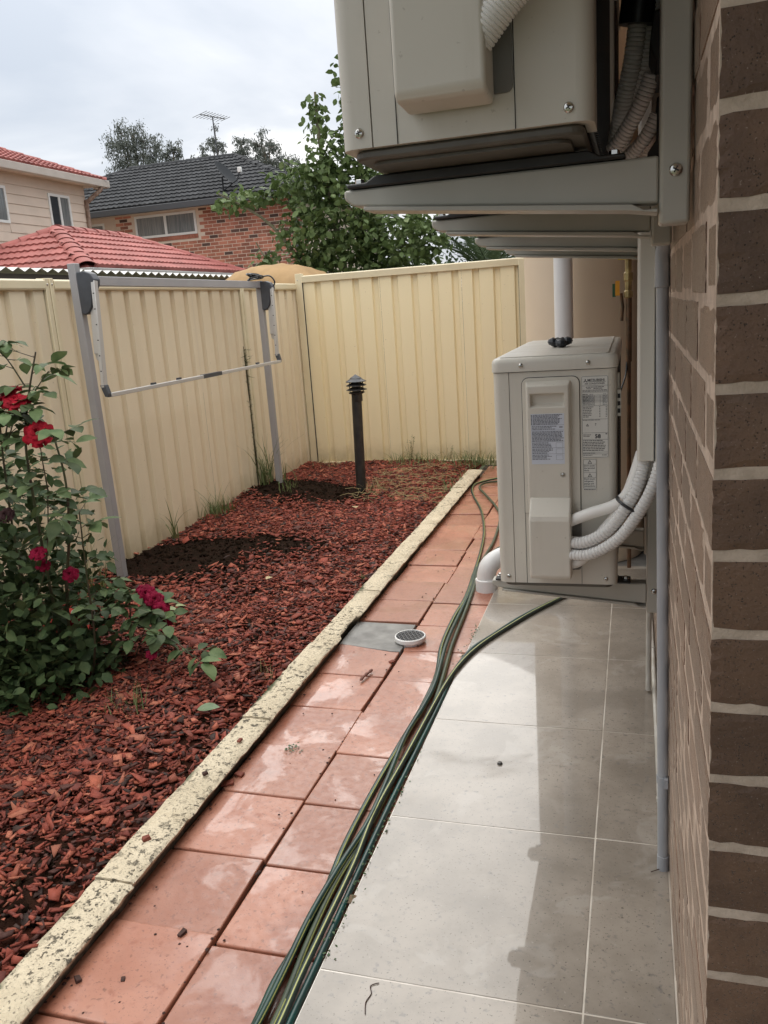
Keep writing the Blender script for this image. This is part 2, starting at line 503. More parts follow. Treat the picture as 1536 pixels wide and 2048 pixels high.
M_dark = mat('dark_void', (.02, .02, .02), rough=.7)
M_rubber = mat('black_rubber', (.022, .022, .023), (.035, .034, .033), scale=20, rough=.55)
M_coil = mat('black_condenser_fins', (.018, .018, .018), (.03, .03, .03), scale=20, rough=.35, metal=.4)
M_chrome = mat('zinc_screw', (.62, .60, .56), rough=.22, metal=1)
M_duct = mat('cream_plastic_duct', (.66, .635, .57), rough=.35)
M_conduit = mat('grey_plastic_conduit', (.36, .375, .40), (.33, .345, .37), scale=6, rough=.35)
M_cpipe = mat('white_ribbed_pipe', (.80, .78, .74), rough=.45)
M_cgrey = mat('grey_ribbed_conduit', (.68, .67, .65), rough=.45)
M_pvc = mat('white_pvc', (.82, .82, .81), (.78, .78, .77), scale=6, rough=.28)
M_whitec = mat('off_white_conduit', (.62, .60, .55), (.52, .49, .43), scale=10, rough=.45)
M_black = mat('black_tape', (.014, .014, .016), rough=.32)
M_tank = mat('beige_tank_plastic', (.74, .61, .45), (.70, .57, .42), scale=2, rough=.5)
M_alu = mat('grey_painted_aluminium', (.335, .328, .335), (.315, .308, .315), scale=6, rough=.42)
M_alu2 = mat('silver_aluminium', (.50, .49, .475), rough=.38, metal=.25)
M_dplast = mat('charcoal_plastic', (.060, .066, .078), (.05, .055, .065), scale=20, rough=.5)
M_bollard = mat('black_bollard_paint', (.016, .016, .017), (.03, .028, .026), scale=14, rough=.4)
M_leafpale = mat('fallen_leaf', (.30, .34, .17), (.22, .27, .12), scale=40, rough=.6)

# ------------------------------------------------------------------ ground
g = MB(); g.add([(-300,-60,-.12),(300,-60,-.12),(300,600,-.12),(-300,600,-.12)], [(0,1,2,3)])
tag(g.build('ground', M_ground), kind='structure')

# ------------------------------------------------------------------ garden bed: soil with hollows and mounds, then bark chips
def bed_z(x, y):
    z = .028 + .010*np.sin(x*5.1+y*1.7) + .008*np.sin(y*3.3-x*2.2) + .006*np.sin(x*11+1)*np.sin(y*9)
    for cx, cy, r, h in SOILP: z = z + h*np.exp(-(((x-cx)/r)**2 + ((y-cy)/(r*.8))**2))
    z = z - .03*np.clip((x+1.52)/.14, 0, 1)
    return z
SOILP = [(-2.70, 4.35, .42, .025), (-2.72, 6.30, .40, .055), (-2.25, 6.15, .25, .03), (-2.35, 4.75, .3, .012)]
nx, ny = 60, 210
xs = np.linspace(-3.16, -1.33, nx); ys = np.linspace(-.6, 7.62, ny)
XX, YY = np.meshgrid(xs, ys); ZZ = bed_z(XX, YY) + RNG.normal(0, .003, XX.shape)
g = MB(); vs = list(zip(XX.ravel(), YY.ravel(), ZZ.ravel()))
g.add(vs, [(j*nx+i, j*nx+i+1, (j+1)*nx+i+1, (j+1)*nx+i) for j in range(ny-1) for i in range(nx-1)])
bedo = tag(g.build('garden_bed', M_soil, smooth=True), kind='structure')

def soil_mask(x, y):
    m = np.zeros_like(x)
    for cx, cy, rx, ry, w in ((-2.70, 4.42, .72, .66, 1), (-2.25, 4.72, .52, .32, .97), (-2.72, 6.30, .60, .50, 1), (-2.28, 6.14, .42, .32, 1), (-2.0, 3.9, .30, .18, .6),
                              (-1.60, 1.45, .20, .5, .7), (-1.50, 2.2, .13, .6, .55), (-2.5, 5.75, .3, .16, .55), (-1.62, 3.4, .2, .22, .5), (-2.55, 2.9, .4, .35, .5)):
        m = np.maximum(m, w*np.clip(1.5 - np.sqrt(((x-cx)/rx)**2+((y-cy)/ry)**2), 0, 1))
    return m
bm_ = soil_mask(XX.ravel(), YY.ravel()); bc = np.ones((len(bm_), 4)); kk = np.clip(bm_*1.6-.2, 0, 1)[:, None]
bc[:, :3] = (1-kk)*np.array([.105, .030, .019]) + kk*np.array([.019, .0120, .0080])
bca = bedo.data.color_attributes.new('Col', 'FLOAT_COLOR', 'POINT'); bca.data.foreach_set('color', bc.ravel().astype(np.float32))
bedo.data.materials.clear(); bedo.data.materials.append(mat('bed_soil_and_bark_fines', (.1,.03,.02), (.03,.014,.010), scale=30, lo=.45, hi=.7, attr=True, rough=1.0, spec=.05, bump=1, bscale=60, bdist=.02))
N = 105000
cx = RNG.uniform(-3.1, -1.375, N); cy = .85 + (7.55-.85)*RNG.power(1.0, N)
keep = RNG.uniform(0, 1, N) > soil_mask(cx, cy)*1.02 - .02
cx, cy = cx[keep], cy[keep]; n = len(cx)
size = RNG.lognormal(0, .48, n)
Ls = np.clip(.0200*size, .006, .080); Ws = np.clip(Ls*RNG.uniform(.22, .75, n), .004, .042); Hs = RNG.uniform(.0018, .0055, n)
scl = np.stack([Ls, Ws, Hs], 1)
rot = euler_mats(RNG.normal(0, .27, n), RNG.normal(0, .22, n), RNG.uniform(0, 2*PI, n))
pos = np.stack([cx, cy, bed_z(cx, cy) + RNG.uniform(.000, .026, n)], 1)
jt = RNG.normal(0, .16, (n, 4, 3)); jt[:, :, 2] *= .6
V = np.array(BOX_V)[None] + np.concatenate([jt, jt], 1); V[:, [1,2,5,6], 1] *= RNG.uniform(.25, 1.1, (n, 1))
pal = np.array([(.270,.058,.034),(.210,.042,.025),(.34,.090,.050),(.150,.032,.021),(.075,.024,.017),(.40,.135,.080),(.04,.020,.015)])
ci = RNG.choice(len(pal), n, p=[.22,.23,.13,.17,.13,.05,.07])
cols = pal[ci]*RNG.uniform(.75, 1.25, (n, 1))
M_chip = mat('red_bark_chips', (.2,.05,.03), attr=True, rough=.70, rough2=.9, scale=12, bump=.5, bscale=220, bdist=.003, stretch=None)
o = scatter('bark_mulch', V, BOX_F, rot, pos, M_chip, cols=cols, scl=scl)
tag(o, 'red brown bark chip mulch covering the garden bed', 'mulch', kind='stuff')
# clods of dark soil in the dug patches
N = 9000
cx = RNG.uniform(-3.1, -1.4, N); cy = RNG.uniform(.9, 7.2, N); keep = RNG.uniform(0, 1, N) < soil_mask(cx, cy)*.9
cx, cy = cx[keep], cy[keep]; n = len(cx)
s = np.clip(RNG.lognormal(-4.6, .5, n), .004, .035)
scl = np.stack([s, s*RNG.uniform(.6, 1, n), s*RNG.uniform(.5, .9, n)], 1)
V = np.array(BOX_V)[None] + RNG.normal(0, .16, (n, 8, 3))
o = scatter('soil_clods', V, BOX_F, euler_mats(RNG.uniform(0, 3, n), RNG.uniform(0, 3, n), RNG.uniform(0, 6, n)),
            np.stack([cx, cy, bed_z(cx, cy)+.004], 1), M_soil, scl=scl)
tag(o, 'crumbly dark soil clods in dug patches beside the clothesline posts', 'soil', kind='stuff')

# ------------------------------------------------------------------ paved path
g = MB(); g.box((-1.32, -.8, -.10), (-.672, 7.60, -.024))
path = tag(g.build('path', M_bed), kind='structure')
pav_me = []
for k in range(4):
    m_ = MB(); m_.box((-.1475,-.1462,-.022), (.1475,.1462,0))
    o = m_.build('paver', M_paver, bevel=.004, seg=2); pav_me.append(o.data); bpy.data.objects.remove(o)
row = 0; y = 1.515 - .2965*8
while y < 7.35:
    for c, x in ((0, -1.1285), (1, -.829)):
        yc = y + .148 + (.02 if c == 0 else 0) + random.uniform(-.004, .004)
        if c == 0 and abs(yc-3.445) < .12: continue          # the grey slab takes this place
        o = link('paver', pav_me[random.randrange(4)], None, path)
        o.location = (x + random.uniform(-.004, .004) + (.012*math.sin(y*2) if y > 4 else 0), yc, random.uniform(-.005, .003))
        o.rotation_euler = (random.gauss(0, .007), random.gauss(0, .007), random.gauss(0, .008) + (PI/2)*random.randrange(4))
    y += .2965
slab = MB(); slab.prism([(-1.278,3.315),(-1.02,3.262),(-.978,3.262),(-.978,3.33),(-1.0,3.36),(-1.01,3.42),(-.985,3.50),(-.985,3.578),(-1.278,3.588)], 2, -.03, .004)
slab.build('grey_slab', M_concrete, path, bevel=.002, seg=1)
tag(path.children[-1], 'rough grey cement patch cut around the round drain')

# ------------------------------------------------------------------ tiled floor along the wall
g = MB(); g.box((-.686, -1.0, -.10), (.095, 4.52, .0113))
tiles = tag(g.build('tiled_floor', M_grout), kind='structure')
xe = [-.684, -.0985, .089]
ye = [2.075 + .6*k for k in range(-5, 5)]
for i in range(2):
    for a, b in zip(ye[:-1], ye[1:]):
        b_ = min(b, 4.515)
        if b_ - a < .02: continue
        m_ = MB(); gp = .0021
        m_.box((xe[i]+(gp if i else 0), a+gp, 0), (xe[i+1]-gp, b_-gp, .0125))
        m_.build('tile', M_tile, tiles, bevel=.0009, seg=1)
g = MB(); g.box((-.686, 4.521, -.10), (.095, 7.6, .008))
tag(g.build('tank_slab', M_concrete), kind='structure')

# ------------------------------------------------------------------ garden edging
ed = thing('garden_edging', 'cream painted concrete edging between mulch bed and red pavers, cracked and chipped', 'garden edging', (-1.31, 1, 0))
cr = [-.3, .45, 1.02, 1.607, 1.903, 2.512, 3.212, 3.909, 4.842, 5.756, 6.35, 7.05]
for a, b in zip(cr[:-1], cr[1:]):
    n_ = max(3, int((b-a)/.035)); rs = []
    dz = random.uniform(-.006, .004); dx = random.uniform(-.004, .004)
    for i in range(n_+1):
        y = a + .003 + (b-a-.006)*i/n_
        # profile: bed side, top, path side (slightly undercut and broken)
        j = lambda q=.003: random.gauss(0, q*.4)
        bite = -.018 if (3.30 < y < 3.55) else 0
        wob = .010 if y > 6.3 else 0
        xl = -1.372 + dx - wob; xr = -1.254 + dx + bite
        rs.append([(xl-.012+j(), y, -.06), (xl-.004+j(), y, .02), (xl+.002+j(.004), y, .049+dz+j(.002)), (xl+.035+j(), y, .052+dz+j(.0018)),
                   (xl+.075+j(), y, .051+dz+j(.0018)), (xr-.006+j(.003), y, .050+dz+j(.0018)), (xr+j(.004), y, .044+dz+j(.003)), (xr-.020+j(.004), y, .012), (xr-.03, y, -.06)])
    m_ = MB(); m_.rings(rs, True, True); m_.build('edging_block', M_edging, ed, smooth=True, angle=50)

# ------------------------------------------------------------------ house wall of brown bricks (corner near the camera)
AY = .885; CH = .086; ZB = -.007
house = thing('house_wall', 'brown brick corner of the house at the right edge with wide pale mortar joints', 'brick wall', (.0905, AY, 0))
LEAN = -.0108
def brick_mesh(lx, ly, k):
    m_ = MB(); m_.box((0, 0, 0), (lx, ly, .076)); o = m_.build('brick', M_brick)
    me = o.data; bpy.data.objects.remove(o)
    bm = bmesh.new(); bm.from_mesh(me); rr_ = random.Random(k*7+int(lx*100))
    bmesh.ops.subdivide_edges(bm, edges=bm.edges[:], cuts=7, use_grid_fill=True)
    for v_ in bm.verts:
        nb = sum((abs(v_.co.x) < 1e-4 or abs(v_.co.x-lx) < 1e-4, abs(v_.co.y) < 1e-4 or abs(v_.co.y-ly) < 1e-4, abs(v_.co.z) < 1e-4 or abs(v_.co.z-.076) < 1e-4))
        if nb >= 2:                       # worn arrises
            c_ = Vector((lx/2, ly/2, .038)); d_ = c_-v_.co; d_ = Vector((math.copysign(1,d_.x)*(abs(abs(d_.x)-lx/2) < 1e-4), math.copysign(1,d_.y)*(abs(abs(d_.y)-ly/2) < 1e-4), math.copysign(1,d_.z)*(abs(abs(d_.z)-.038) < 1e-4)))
            v_.co += d_*rr_.choice((.0006,.0010,.0014,.0022,.0008))
    bm.to_mesh(me); bm.free(); return me
B_st = [brick_mesh(.11, .23, k) for k in range(4)]       # long along Y
B_hd = [brick_mesh(.23, .11, k) for k in range(4)]       # long along X
B_half = [brick_mesh(.11, .11, k) for k in range(2)]
rest = MB()
for k in range(28):
    z = ZB + .005 + k*CH
    def put(meset, x, y, lx, ly, vis):
        jx = random.uniform(-.0012, .0012)
        if vis:
            o = link('brick', random.choice(meset), None, house); o.location = (x+jx, y, z+random.uniform(-.001, .001))
        else:
            q = house.location; rest.box((q.x+x+jx, q.y+y, z), (q.x+x+jx+lx, q.y+y+ly, z+.076))
    if k % 2 == 0:
        put(B_st, 0, 0, .11, .23, k < 22); y0 = .24; xf = .12
    else:
        put(B_hd, 0, 0, .23, .11, k < 22); y0 = .12; xf = .24
    for i in range(36):
        y = y0 + .24*i
        if y > 8.2: break
        put(B_st, 0, y, .11, .23, k < 22 and y < 1.55)
    for i in range(16):
        put(B_hd, xf + .24*i, 0, .23, .11, k < 22 and i == 0)
o = rest.build('brickwork', M_brick, house); o['kind'] = 'stuff'
m_ = MB(); q = house.location
m_.box((q.x+.0012, q.y+.0022, -.06), (q.x+.106, q.y+8.2, 2.44)); m_.box((q.x+.1065, q.y+.0022, -.06), (q.x+4.0, q.y+.104, 2.44))
m_.build('mortar', M_mortar, house)
# mortar smeared over the bed joints: small irregular lips
m_ = MB()
M_eave = mat('cream_soffit_board', (.60, .50, .38), (.56, .46, .34), scale=3, rough=.7)
m_.box((q.x-.52, q.y-3.5, 2.45), (q.x+4.2, q.y+8.5, 2.475)); m_.build('soffit', M_eave, house)  # soffit, fascia and roof lengthened unseen behind the camera to shade the front bricks
m_ = MB(); m_.box((q.x-.545, q.y-3.53, 2.43), (q.x-.521, q.y+8.5, 2.60)); m_.box((q.x-.5205, q.y-3.53, 2.43), (q.x+4.2, q.y-3.505, 2.60)); m_.build('fascia', M_rail, house)
M_rooft = mat('dark_grey_roof_tile', (.055,.057,.06), (.075,.077,.08), scale=8, rough=.6, rnd=.2)
m_ = MB(); m_.prism([(-.62, 2.605), (4.3, 4.4), (4.3, 4.46), (-.62, 2.66)], 1, q.y-3.6, q.y+8.6); m_.build('roof', M_rooft, house)
house.rotation_euler = (0, LEAN, 0)

# ------------------------------------------------------------------ steel sheet fences
def sheet(along, a, b, fixed, sgn, z0, z1, m, parent, pitch=.187, depth=.026, phase=0):
    """trapezoidal ribbed sheet; sgn = direction in which the broad pans stand proud"""
    pts = []; t = a - (a-phase) % pitch
    prof = [(0, 1), (.112, 1), (.124, 0), (.166, 0), (.178, 1)]
    pts2 = []
    while t < b:
        for d, h in prof: pts2.append((t+d, h))
        t += pitch
    def hat(x):
        for (p, h), (q_, k_) in zip(pts2[:-1], pts2[1:]):
            if p <= x <= q_: return h + (k_-h)*(x-p)/(q_-p+1e-9)
        return 1
    pts = [(a, hat(a))] + [p for p in pts2 if a < p[0] < b] + [(b, hat(b))]
    m_ = MB(); zs = [z0 + (z1-z0)*i/6 for i in range(7)]
    rs = []
    for z in zs:
        ring = []
        for t_, h in pts: ring.append((t_, h))
        rs.append(ring)
    def P3(t_, h, z, back=0):
        f = fixed + sgn*(h*depth - back)
        return (t_, f, z) if along == 0 else (f, t_, z)
    nn = len(pts); vs = []; fs = []
    for z in zs: vs += [P3(t_, h, z) for t_, h in pts]
    off = len(vs)
    for z in (z0, z1): vs += [P3(t_, h, z, .0009) for t_, h in pts]
    for k in range(len(zs)-1):
        for i in range(nn-1): fs.append((k*nn+i, k*nn+i+1, (k+1)*nn+i+1, (k+1)*nn+i))
    for i in range(nn-1): fs.append((off+i, off+nn+i, off+nn+i+1, off+i+1))
    m_.add(vs, fs)
    return m_.build('fence_sheet', m, parent)

FX = -3.075
fl = thing('steel_fence', 'cream steel sheet fence along the left side behind the clothesline', 'fence', (FX, 4, 0))
posts = [-.78, 1.62, 4.02, 6.42, 7.66]
for a, b in zip(posts[:-1], posts[1:]):
    k = max(1, round((b-a-.08)/.79)); w = (b-a-.08)/k
    for i in range(k):
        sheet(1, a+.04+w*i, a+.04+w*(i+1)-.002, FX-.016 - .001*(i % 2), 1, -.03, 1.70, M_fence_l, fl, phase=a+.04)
    m_ = MB(); zt = 1.742
    m_.prism([(FX-.022,1.685),(FX+.024,1.685),(FX+.030,1.695),(FX+.030,1.733),(FX+.022,zt),(FX-.022,zt),(FX-.028,1.733),(FX-.028,1.695)], 1, a+.038, b-.038)
    m_.build('top_rail', M_rail, fl, bevel=.002, seg=1)
for i, y in enumerate(posts):
    if i == len(posts)-1: continue
    m_ = MB()
    m_.box((FX-.03, y-.0365, -.05), (FX-.026, y+.0365, 1.75))
    m_.box((FX-.0255, y-.0362, -.05), (FX+.026, y-.004, 1.748)); m_.box((FX-.0255, y+.004, -.05), (FX+.0262, y+.0362, 1.7485))
    o = m_.build('fence_post', M_rail if i < 3 else M_rail, fl, bevel=.002, seg=1)
    s_ = MB()
    for yy in (-.02, .02): s_.lathe([(.006,0),(.006,.002),(.004,.004),(0.0005,.0045)], (FX+.0262, y+yy, 1.715), 8, axis=0)
    s_.build('rivet', M_chrome, o, smooth=True)

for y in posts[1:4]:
    m_ = MB(); m_.box((FX-.024, y-.0600, -.04), (FX+.004, y-.0375, 1.684)); m_.build('slot_shadow', mat('dark_slot_shadow', (.10,.075,.045), (.05,.045,.03), scale=6, rough=.9, stretch=(1,1,.3)), fl)  # dark strip painted as the shadow slot beside each post
vine = thing('dead_vine', 'dead mossy vine climbing the dark shadow strip beside a post of the left fence', 'vine', (FX, 6.37, 0)); r = random.Random(12)
m_ = MB(); 
for k in range(5): m_.tube(catmull([(FX+.010+r.uniform(-.004,.004), 6.372+r.uniform(-.012,.012), z_) for z_ in (0,.3,.6,.9,1.1+r.uniform(-.2,.2))], 5), .004, 5)
m_.build('stem', mat('dark_vine_stem', (.06,.05,.025), rough=.9), vine, smooth=True)
m_ = MB()
for k in range(230):
    z_ = r.uniform(.02, 1.15) if k > 60 else r.gauss(1.12,.05); p_ = Vector((FX+.012, 6.37+r.gauss(0,.012), z_)); b_ = r.uniform(0,2*PI); l_ = r.uniform(.015,.05) if k > 14 else r.uniform(.08,.14)
    d_ = Vector((abs(math.cos(b_))*.5, math.sin(b_), r.uniform(-.3,.6)))*l_; sd = Vector((0,.002,.003)); m_.add([p_-sd, p_+sd, p_+d_], [(0,1,2)])
m_.build('foliage', mat('mossy_vine_leaf', (.09,.10,.035), (.13,.10,.05), scale=20, rough=.8), vine)['kind'] = 'stuff'

BY = 7.62
fb = thing('steel_fence', 'clean pale yellow steel sheet fence across the far end behind the bollard light', 'fence', (-2, BY, 0))
for a, b in ((-2.99, -2.235), (-2.233, -1.475), (-1.473, -.945), (-.895, -.40), (-.398, .085)):
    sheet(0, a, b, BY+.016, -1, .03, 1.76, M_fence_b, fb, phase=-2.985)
m_ = MB(); m_.prism([(BY-.028,1.745),(BY+.028,1.745),(BY+.028,1.80),(BY+.018,1.808),(BY-.022,1.808),(BY-.031,1.80)], 0, -2.99, .085); m_.build('top_rail', M_rail, fb, bevel=.002, seg=1)
m_ = MB(); m_.box((-2.99, BY-.029, -.02), (.085, BY+.029, .032)); m_.build('bottom_rail', M_rail, fb, bevel=.003, seg=1)
for x in (-3.02, -.93):
    m_ = MB(); m_.box((x-.032, BY-.033, -.05), (x+.032, BY+.033, 1.828 if x < -2 else 1.80)); o = m_.build('fence_post', M_rail, fb, bevel=.003, seg=1)
    m_ = MB(); m_.box((x+.0325 if x < -2 else x-.036, BY-.026, .03), (x+.036 if x < -2 else x-.0325, BY-.01, 1.745)); m_.build('shadow_gap', M_dark, o)
m_ = MB(); m_.lathe([(.006,0),(.006,.002),(.0005,.004)], (-3.03, BY-.033, 1.77), 8, axis=1); m_.build('rivet', M_chrome, fb)

# ------------------------------------------------------------------ air conditioners
W_, L_, H_ = .313, .80, .614
def screw_me():
    m_ = MB(); m_.lathe([(.0062,-.001),(.0062,.0012),(.0048,.0030),(.0022,.0038),(.0002,.0040)], (0,0,0), 14, axis=1)
    m_.box((-.0030,-.0046,-.0006), (.0030,-.0036,.0006), 1); m_.box((-.0006,-.0045,-.0031), (.0006,-.0035,.0031), 1)
    o = m_.build('screw', [M_chrome, M_dark], smooth=True); me = o.data; bpy.data.objects.remove(o); return me
SCREW = screw_me()
def put_screw(parent, x, y, z, s=1.0):
    o = link('screw', SCREW, None, parent); o.location = (x, y, z); o.scale = (s, s, s); o.rotation_euler = (0, random.uniform(0, 1.5), 0); return o
M_label = mat('silver_data_label', (.66, .65, .61), rough=.4)
M_sticker = mat('white_blue_sticker', (.60, .63, .70), (.57, .60, .68), scale=10, rough=.45)
M_ink = mat('label_ink', (.035, .035, .04), rough=.6)
M_inkb = mat('label_ink_grey', (.16, .165, .19), rough=.6)

def make_ac(label, loc, group, detailed=True):
    ac = thing('air_conditioner', label, 'air conditioner', (0, 0, 0), group)
    w, L, H = W_, L_, H_
    # front casing with rounded near corner
    def arc(cx, cy, r, a0, a1, n=7): return [(cx+r*math.cos(a0+(a1-a0)*i/n), cy+r*math.sin(a0+(a1-a0)*i/n)) for i in range(n+1)]
    m_ = MB(); m_.prism([(.0420,0)] + arc(.020,.020,.020,-PI/2,-PI) + arc(.02, L-.02, .02, PI, PI/2) + [(.04,L),(.04,L-.03),(.028,L-.03),(.028,.03),(.0420,.03)], 2, .004, .5765)
    m_.build('front_casing', M_ac, ac, smooth=True)
    m_ = MB(); m_.prism([(.0435,.0008)] + [(w-.020,.0008)] + arc(w-.020,.0208,.020,-PI/2,0) + [(w,.085),(w-.012,.085),(w-.012,.03),(.0435,.03)], 2, .004, .5765)
    sp = m_.build('side_panel', M_ac, ac, smooth=True)
    m_ = MB(); m_.box((.029,.031,.01), (w-.013,L-.031,.57)); m_.build('inner_casing', M_dark, ac)
    # vertical condenser fins and guard on the wall side
    m_ = MB(); m_.box((w-.0125,.0852,.012), (w-.006,L-.01,.574))
    for i in range(46): y = .088 + i*.0152; m_.box((w-.0058,y,.014), (w-.0012,y+.0035,.572))
    m_.build('condenser_fins', M_coil, ac)
    # base pan
    m_ = MB(); m_.prism([(a, b) for a, b in rrect(.012, .010, w-.012, L-.010, .02)], 2, -.008, .0035); m_.build('base_pan', mat('dark_base_pan', (.13,.12,.10), (.09,.08,.065), scale=12, rough=.45), ac, bevel=.003, seg=1)
    m_ = MB(); m_.prism([(a, b) for a, b in rrect(.03, .03, w-.03, L-.03, .02)], 2, -.0125, -.0085)
    m_.lathe([(.05,-.014),(.045,-.019),(.03,-.020)], (.16,.30,0), 20); m_.lathe([(.03,-.014),(.026,-.018),(.01,-.019)], (.2,.52,0), 16); m_.build('drain_pan', mat('dark_base_pan', (.13,.12,.10)), ac, smooth=True)
    # lid
    def ring(ins, z): return [(a, b, z) for a, b in rrect(-.0035+ins, -.0045+ins, w+.003-ins, L+.003-ins, .024-ins*.5, 6)]
    m_ = MB(); m_.rings([ring(.006,.5785), ring(0,.5785), ring(0,.600), ring(.0015,.6065), ring(.006,.6115), ring(.012,.6135)]); lid = m_.build('lid', M_ac, ac, smooth=True, angle=50)
    for a, b in ((.016,.20), (.206,.42), (.426,.60), (.606,.785)):
        m_ = MB(); m_.prism(rrect(.018, a, w-.02, b, .006, 3), 2, .6136, .6160); m_.build('top_plate', M_ac, lid, bevel=.0008, seg=1)
    for x in (.075, .244): put_screw(lid, x, -.0045, .594)
    for x, z in ((.026, .022), (.284, .020)): put_screw(ac, x, 0, z)
    # service cover outline, standing slightly proud
    def plate(name, poly, y0, y1, m, parent, bev=.001):
        q_ = MB(); q_.prism(poly, 1, y0, y1); return q_.build(name, m, parent, bevel=bev, seg=2)
    m_ = MB(); m_.prism(rrect(.0745, .2010, .2225, .5625, .018, 6, (0,1,1,0)), 1, -.0004, .0006); m_.build('cover_gap', M_dark, sp)
    sc = plate('service_cover', rrect(.0760, .2020, .2210, .5610, .017, 6, (0,1,1,0)), -.0035, -.0006, M_ac2, ac)
    for x_ in (.0748, .2213): m_ = MB(); m_.box((x_,-.0002,.004), (x_+.001,.0006,.201)); m_.build('panel_seam', M_dark, sp)
    # raised dark plate, painted shade of the recess where the pipes come out
    m_ = MB(); m_.prism(rrect(.190, .045, .2205, .2005, .008, 3, (1,0,0,1)), 1, -.0022, -.0005); m_.build('recess_shade_plate', mat('recess_shade_grey', (.17,.165,.15), rough=.6), sp)
    # handle cover: upper body with finger pocket
    x0, x1, z0, z1, yf = .0895, .1960, .215, .5485, -.0225
    px0, px1, pz0, pz1 = .0985, .1845, .4870, .5215
    vs = []; 
    def R4(a, b, c, d, y): return [(a,y,c),(b,y,c),(b,y,d),(a,y,d)]
    vs += R4(x0-.004, x1+.004, z0, z1+.004, -.0036) + R4(x0, x1, z0, z1-.006, yf) + R4(px0, px1, pz0, pz1, yf) + R4(px0+.003, px1-.003, pz0+.006, pz1-.002, yf+.0165)
    fs = []
    for r in range(3):
        for i in range(4): j = (i+1) % 4; fs.append((r*4+i, r*4+j, r*4+4+j, r*4+4+i))
    fs.append((12,13,14,15))
    m_ = MB(); m_.add(vs, fs); hc = m_.build('handle_cover', M_ac2, ac, bevel=.0035, seg=3)
    m_ = MB(); m_.lathe([(.0072,-.0002),(.0072,.0006),(.0055,.0006),(.0052,-.006)], (.178, yf-.0002, .310), 16, axis=1, cap=False); m_.build('screw_hole', M_bracket, hc, smooth=True)
    put_screw(hc, .178, yf+.0005, .310, .8)
    # lower valve cover, deeper, with sloping top
    m_ = MB(); xa, xb = .0915, .1985
    prof = [(-.0038,.033),(-.060,.036),(-.068,.044),(-.068,.196),(-.064,.208),(-.0235,.250),(-.0038,.252)]
    rs = []
    for ins, x in ((0, xa), (0, xb)):
        rs.append([(x + (.006 if x == xb and p[1] < .1 else 0)*0, p[0], p[1]) for p in prof])
    m_.rings(rs); m_.build('valve_cover', M_ac2, ac, bevel=.0075, seg=4)
    # feet rails with rubber pads and bolts
    for y in (.13, .68):
        m_ = MB(); m_.prism([(-.030,-.0275),(-.030,-.0215),(-.002,-.0215),(.012,-.0135),(w-.012,-.0135),(w+.002,-.0215),(w+.034,-.0215),(w+.034,-.0275)], 1, y-.026, y+.026); ft = m_.build('foot_rail', M_rubber, ac, bevel=.002, seg=1)
        for x in (-.018, w+.02):
            m_ = MB(); m_.lathe([(.011,-.0214),(.011,-.0195),(.007,-.0193),(.007,-.014),(.006,-.0135)], (x, y, 0), 6); m_.build('bolt', M_chrome, ft)
    # fan grille on the yard side
    m_ = MB()
    for r in (.06, .10, .14, .18, .22):
        m_.tube([(-.012, .47+r*math.cos(t*PI/18), .30+r*math.sin(t*PI/18)) for t in range(37)], .002, 5, cap=False)
    for k in range(12):
        a = k*PI/6; m_.tube([(-.012,.47+.03*math.cos(a),.30+.03*math.sin(a)), (-.006,.47+.235*math.cos(a),.30+.235*math.sin(a))], .002, 5)
    m_.build('fan_grille', M_ac, ac)
    m_ = MB(); m_.lathe([(.235,-.0006),(.235,-.0035),(.20,-.0012)], (0,.47,.30), 28, axis=0); m_.build('fan_opening', M_dark, ac)
    # small white terminal clip by the fins
    m_ = MB(); m_.box((w+.0005,.028,.452), (w+.010,.060,.52)); m_.box((w+.0005,.040,.521), (w+.006,.066,.56))
    for i in range(3): m_.box((w+.0012,.0262,.460+.019*i), (w+.0085,.0279,.472+.019*i), 1)
    m_.build('terminal_clip', [M_duct, M_dark], ac, bevel=.0005, seg=1)
    if detailed:
        # data label on the side panel
        lab = MB(); lab.prism(rrect(.2262, .350, .2925, .5600, .004, 3), 1, -.0004, .0007); lb = lab.build('data_label', M_label, ac)
        ink = MB(); Y = -.0009
        def line(xa, xb, z, h=.0011, mi=0): ink.add([(xa,Y,z),(xb,Y,z),(xb,Y,z+h),(xa,Y,z+h)], [(0,1,2,3)], mi)
        def words(xa, xb, z, h=.0015, mi=0, rg=None):
            x = xa
            while x < xb-.002:
                d = min(random.uniform(.002, .008), xb-x); line(x, x+d, z, h, mi); x += d + .0011
        fr = rrect(.2270, .3508, .2917, .5592, .0036, 3); fi = rrect(.2276, .3514, .2911, .5586, .0032, 3); nf = len(fr)
        ink.add([(a,Y,b) for a,b in fr]+[(a,Y,b) for a,b in fi], [(i,(i+1)%nf,nf+(i+1)%nf,nf+i) for i in range(nf)])
        for cx_, cz_ in ((.2362,.5500),(.2338,.5459),(.2386,.5459)):      # three-diamond mark
            if cz_ > .549: d = [(0,-.0030),(.0017,0),(0,.0030),(-.0017,0)]
            elif cx_ < .2362: d = [(.0026,.0013),(-.0002,.0015),(-.0026,-.0013),(.0002,-.0015)]
            else: d = [(-.0026,.0013),(.0002,.0015),(.0026,-.0013),(-.0002,-.0015)]
            ink.add([(cx_+a,Y,cz_+b) for a,b in d], [(0,1,2,3)])
        text_into(ink, 'MITSUBISHI', .2413, Y, .5467, .0082, bold=.02, sx=1.02)
        line(.2413, .2866, .5448, .0008)
        text_into(ink, 'AIR CONDITIONER', .2590, Y, .5385, .0058, bold=.012, sx=.98, align='CENTER')
        line(.2276, .2911, .5350, .0006)
        words(.2370,.2820,.5310); words(.2390,.2500,.5275); words(.2560,.2800,.5275)
        for z in (.5235, .5205): words(.2290,.2900,z,.0012)
